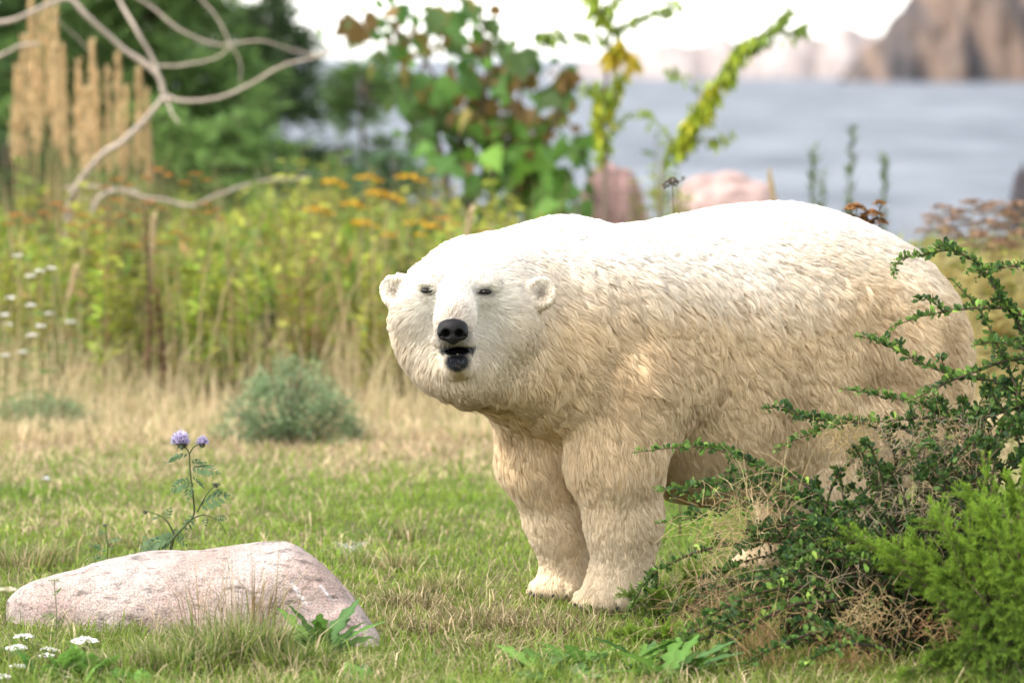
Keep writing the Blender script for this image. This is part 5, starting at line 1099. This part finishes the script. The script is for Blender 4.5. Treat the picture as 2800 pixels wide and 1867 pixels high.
for (px, py, Yd, br) in ((2310, 1468, 13.6, .5), (2380, 1480, 13.55, .5), (2440, 1500, 13.5, .45), (2560, 1400, 13.5, .4), (2640, 1335, 13.5, .45), (2700, 1300, 13.45, .5), (2760, 1305, 13.45, .5), (2820, 1290, 13.4, .5), (2880, 1300, 13.4, .5), (2600, 1450, 13.4, .5), (2680, 1400, 13.35, .5), (2740, 1380, 13.3, .5), (2800, 1380, 13.25, .5), (2520, 1520, 13.4, .35), (2580, 1560, 13.25, .3), (2660, 1500, 13.2, .4), (2740, 1480, 13.15, .4), (2810, 1470, 13.1, .4), (2560, 1620, 13.2, .2), (2640, 1620, 13.1, .2), (2720, 1580, 13.05, .3), (2800, 1570, 13.0, .3), (2620, 1700, 13.1, .12), (2700, 1680, 13.0, .15), (2780, 1670, 12.95, .2), (2560, 1780, 13.1, .1), (2640, 1780, 13.0, .1), (2740, 1780, 12.9, .12), (2830, 1760, 12.9, .15), (2520, 1830, 13.05, .2), (2460, 1845, 13.0, .25), (2600, 1850, 12.95, .15), (2700, 1850, 12.85, .1), (2800, 1850, 12.8, .1), (2860, 1400, 13.2, .5), (2880, 1600, 13.0, .3), (2500, 1480, 13.45, .5), (2430, 1510, 13.45, .3)):
    for rep_ in range(2):
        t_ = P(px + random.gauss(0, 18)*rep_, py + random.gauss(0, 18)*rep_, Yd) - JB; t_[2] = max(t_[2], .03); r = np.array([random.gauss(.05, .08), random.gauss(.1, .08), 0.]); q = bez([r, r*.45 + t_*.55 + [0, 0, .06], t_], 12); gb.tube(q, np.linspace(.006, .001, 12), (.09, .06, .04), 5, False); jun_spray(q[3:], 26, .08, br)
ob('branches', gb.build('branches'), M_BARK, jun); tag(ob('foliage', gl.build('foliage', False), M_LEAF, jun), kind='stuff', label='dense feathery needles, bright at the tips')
# small juniper sprigs at the foot of the barberry
def sprig(px, py, w_, h_, label, br):
    global gl
    b0 = G(px, py); gl = Geo(); root = thing('juniper_sprig', label, 'bush', b0); gb = Geo()
    for k in range(12):
        a = random.uniform(0, 6.28); t_ = np.array([math.cos(a)*w_*random.random(), math.sin(a)*w_*.5*random.random(), h_*random.uniform(.5, 1.1)]); q = bez([[0, 0, 0], t_*.5 + [0, 0, .02], t_], 8); gb.tube(q, np.linspace(.003, .001, 8), (.09, .06, .04), 4, False); jun_spray(q[1:], 10, .05, br)
    ob('branches', gb.build('branches'), M_BARK, root); tag(ob('foliage', gl.build('foliage', False), M_LEAF, root), kind='stuff')
sprig(1800, 1722, .12, .14, 'low feathery green juniper sprig at the foot of the barberry, beside the bear paw', .4)
sprig(1880, 1690, .12, .17, 'taller juniper sprig behind the barberry tips, beside the bear leg', .45)
sprig(1760, 1790, .1, .08, 'tiny juniper sprig in front of the leafy patch', .4)

# tangles of dry grass caught in the bush
def tangle(px, py, Yd, n, rx, rz, ln, cola, colb, label, curl=1.0, wid=.0011, up=.3):
    c = P(px, py, Yd); c[2] = max(c[2], .02); g = Geo()
    for k in range(n):
        p = np.array([random.gauss(0, rx*.5), random.gauss(0, .06), random.gauss(0, rz*.5)]); p[2] = max(p[2], .01 - c[2]); d = nrm(rdir(1)[0] + [0, 0, up]); L_ = ln*random.uniform(.4, 1.2); pts = [p]
        for s in range(5): d = nrm(d + rdir(1)[0]*.45*curl + [0, 0, -.12]); pts.append(pts[-1] + d*L_/5)
        pts = np.array(pts); pts[:, 2] = np.maximum(pts[:, 2], .004 - c[2]); t_ = np.array([random.random()]); g.tube(pts, np.linspace(wid, wid*.4, 6), mixc(cola, colb, t_)[0], 3, False)
    tag(ob('dry_grass_tangle', g.build('dry_grass_tangle', False), M_GRASS, loc=c), label, 'dry grass', kind='stuff')
ST2, GR2, TN2, RB2 = (.50, .38, .20), (.26, .21, .16), (.46, .31, .14), (.24, .11, .05)
tangle(2030, 1450, 13.95, 243, .16, .10, .11, ST2, TN2, 'straw tangle caught in the barberry beside the bear hind foot', .6)
tangle(2080, 1400, 13.9, 64, .13, .13, .16, ST2, ST2, 'long pale loose straws sticking up from the barberry shoots', .35, .0011, 1.2)
tangle(2430, 1240, 13.85, 392, .20, .10, .07, GR2, ST2, 'grey-brown curly dead twigs in the top of the barberry', 1.3)
tangle(2620, 1230, 13.85, 355, .14, .12, .07, GR2, TN2, 'curly dead twigs in the barberry above the juniper', 1.3)
tangle(2330, 1200, 13.8, 149, .08, .06, .06, TN2, (.22, .2, .05), 'small curl of tan dead grass near the barberry top shoots', 1.4)
tangle(2500, 1390, 13.75, 280, .16, .12, .10, GR2, ST2, 'grey dead stems in the shaded middle of the barberry', .8)
tangle(2360, 1680, 13.45, 213, .16, .07, .08, TN2, ST2, 'tan curly dead grass low in the bush beside the juniper', 1.3)
tangle(2320, 1790, 13.35, 213, .12, .07, .08, TN2, RB2, 'brown curly dead grass near the ground beside the juniper', 1.3)
tangle(2560, 1720, 13.3, 89, .12, .05, .08, RB2, TN2, 'rusty dead grass under the juniper edge', 1.1)
tangle(2080, 1790, 13.45, 134, .08, .10, .13, RB2, TN2, 'reddish-brown upright dead stems at the foot of the barberry', .25, .0011, 1.6)
tangle(2000, 1620, 13.75, 168, .20, .10, .13, (.28, .17, .10), ST2, 'brown straw mat under the lower barberry shoots', .5)
tangle(1930, 1700, 13.7, 134, .14, .10, .12, (.26, .16, .09), TN2, 'brown dry grass between the lowest barberry shoots', .5, .0011, .9)
tangle(2340, 1560, 13.7, 49, .22, .04, .26, ST2, GR2, 'long thin pale stems lying across the middle of the bush', .25, .0011, 0)
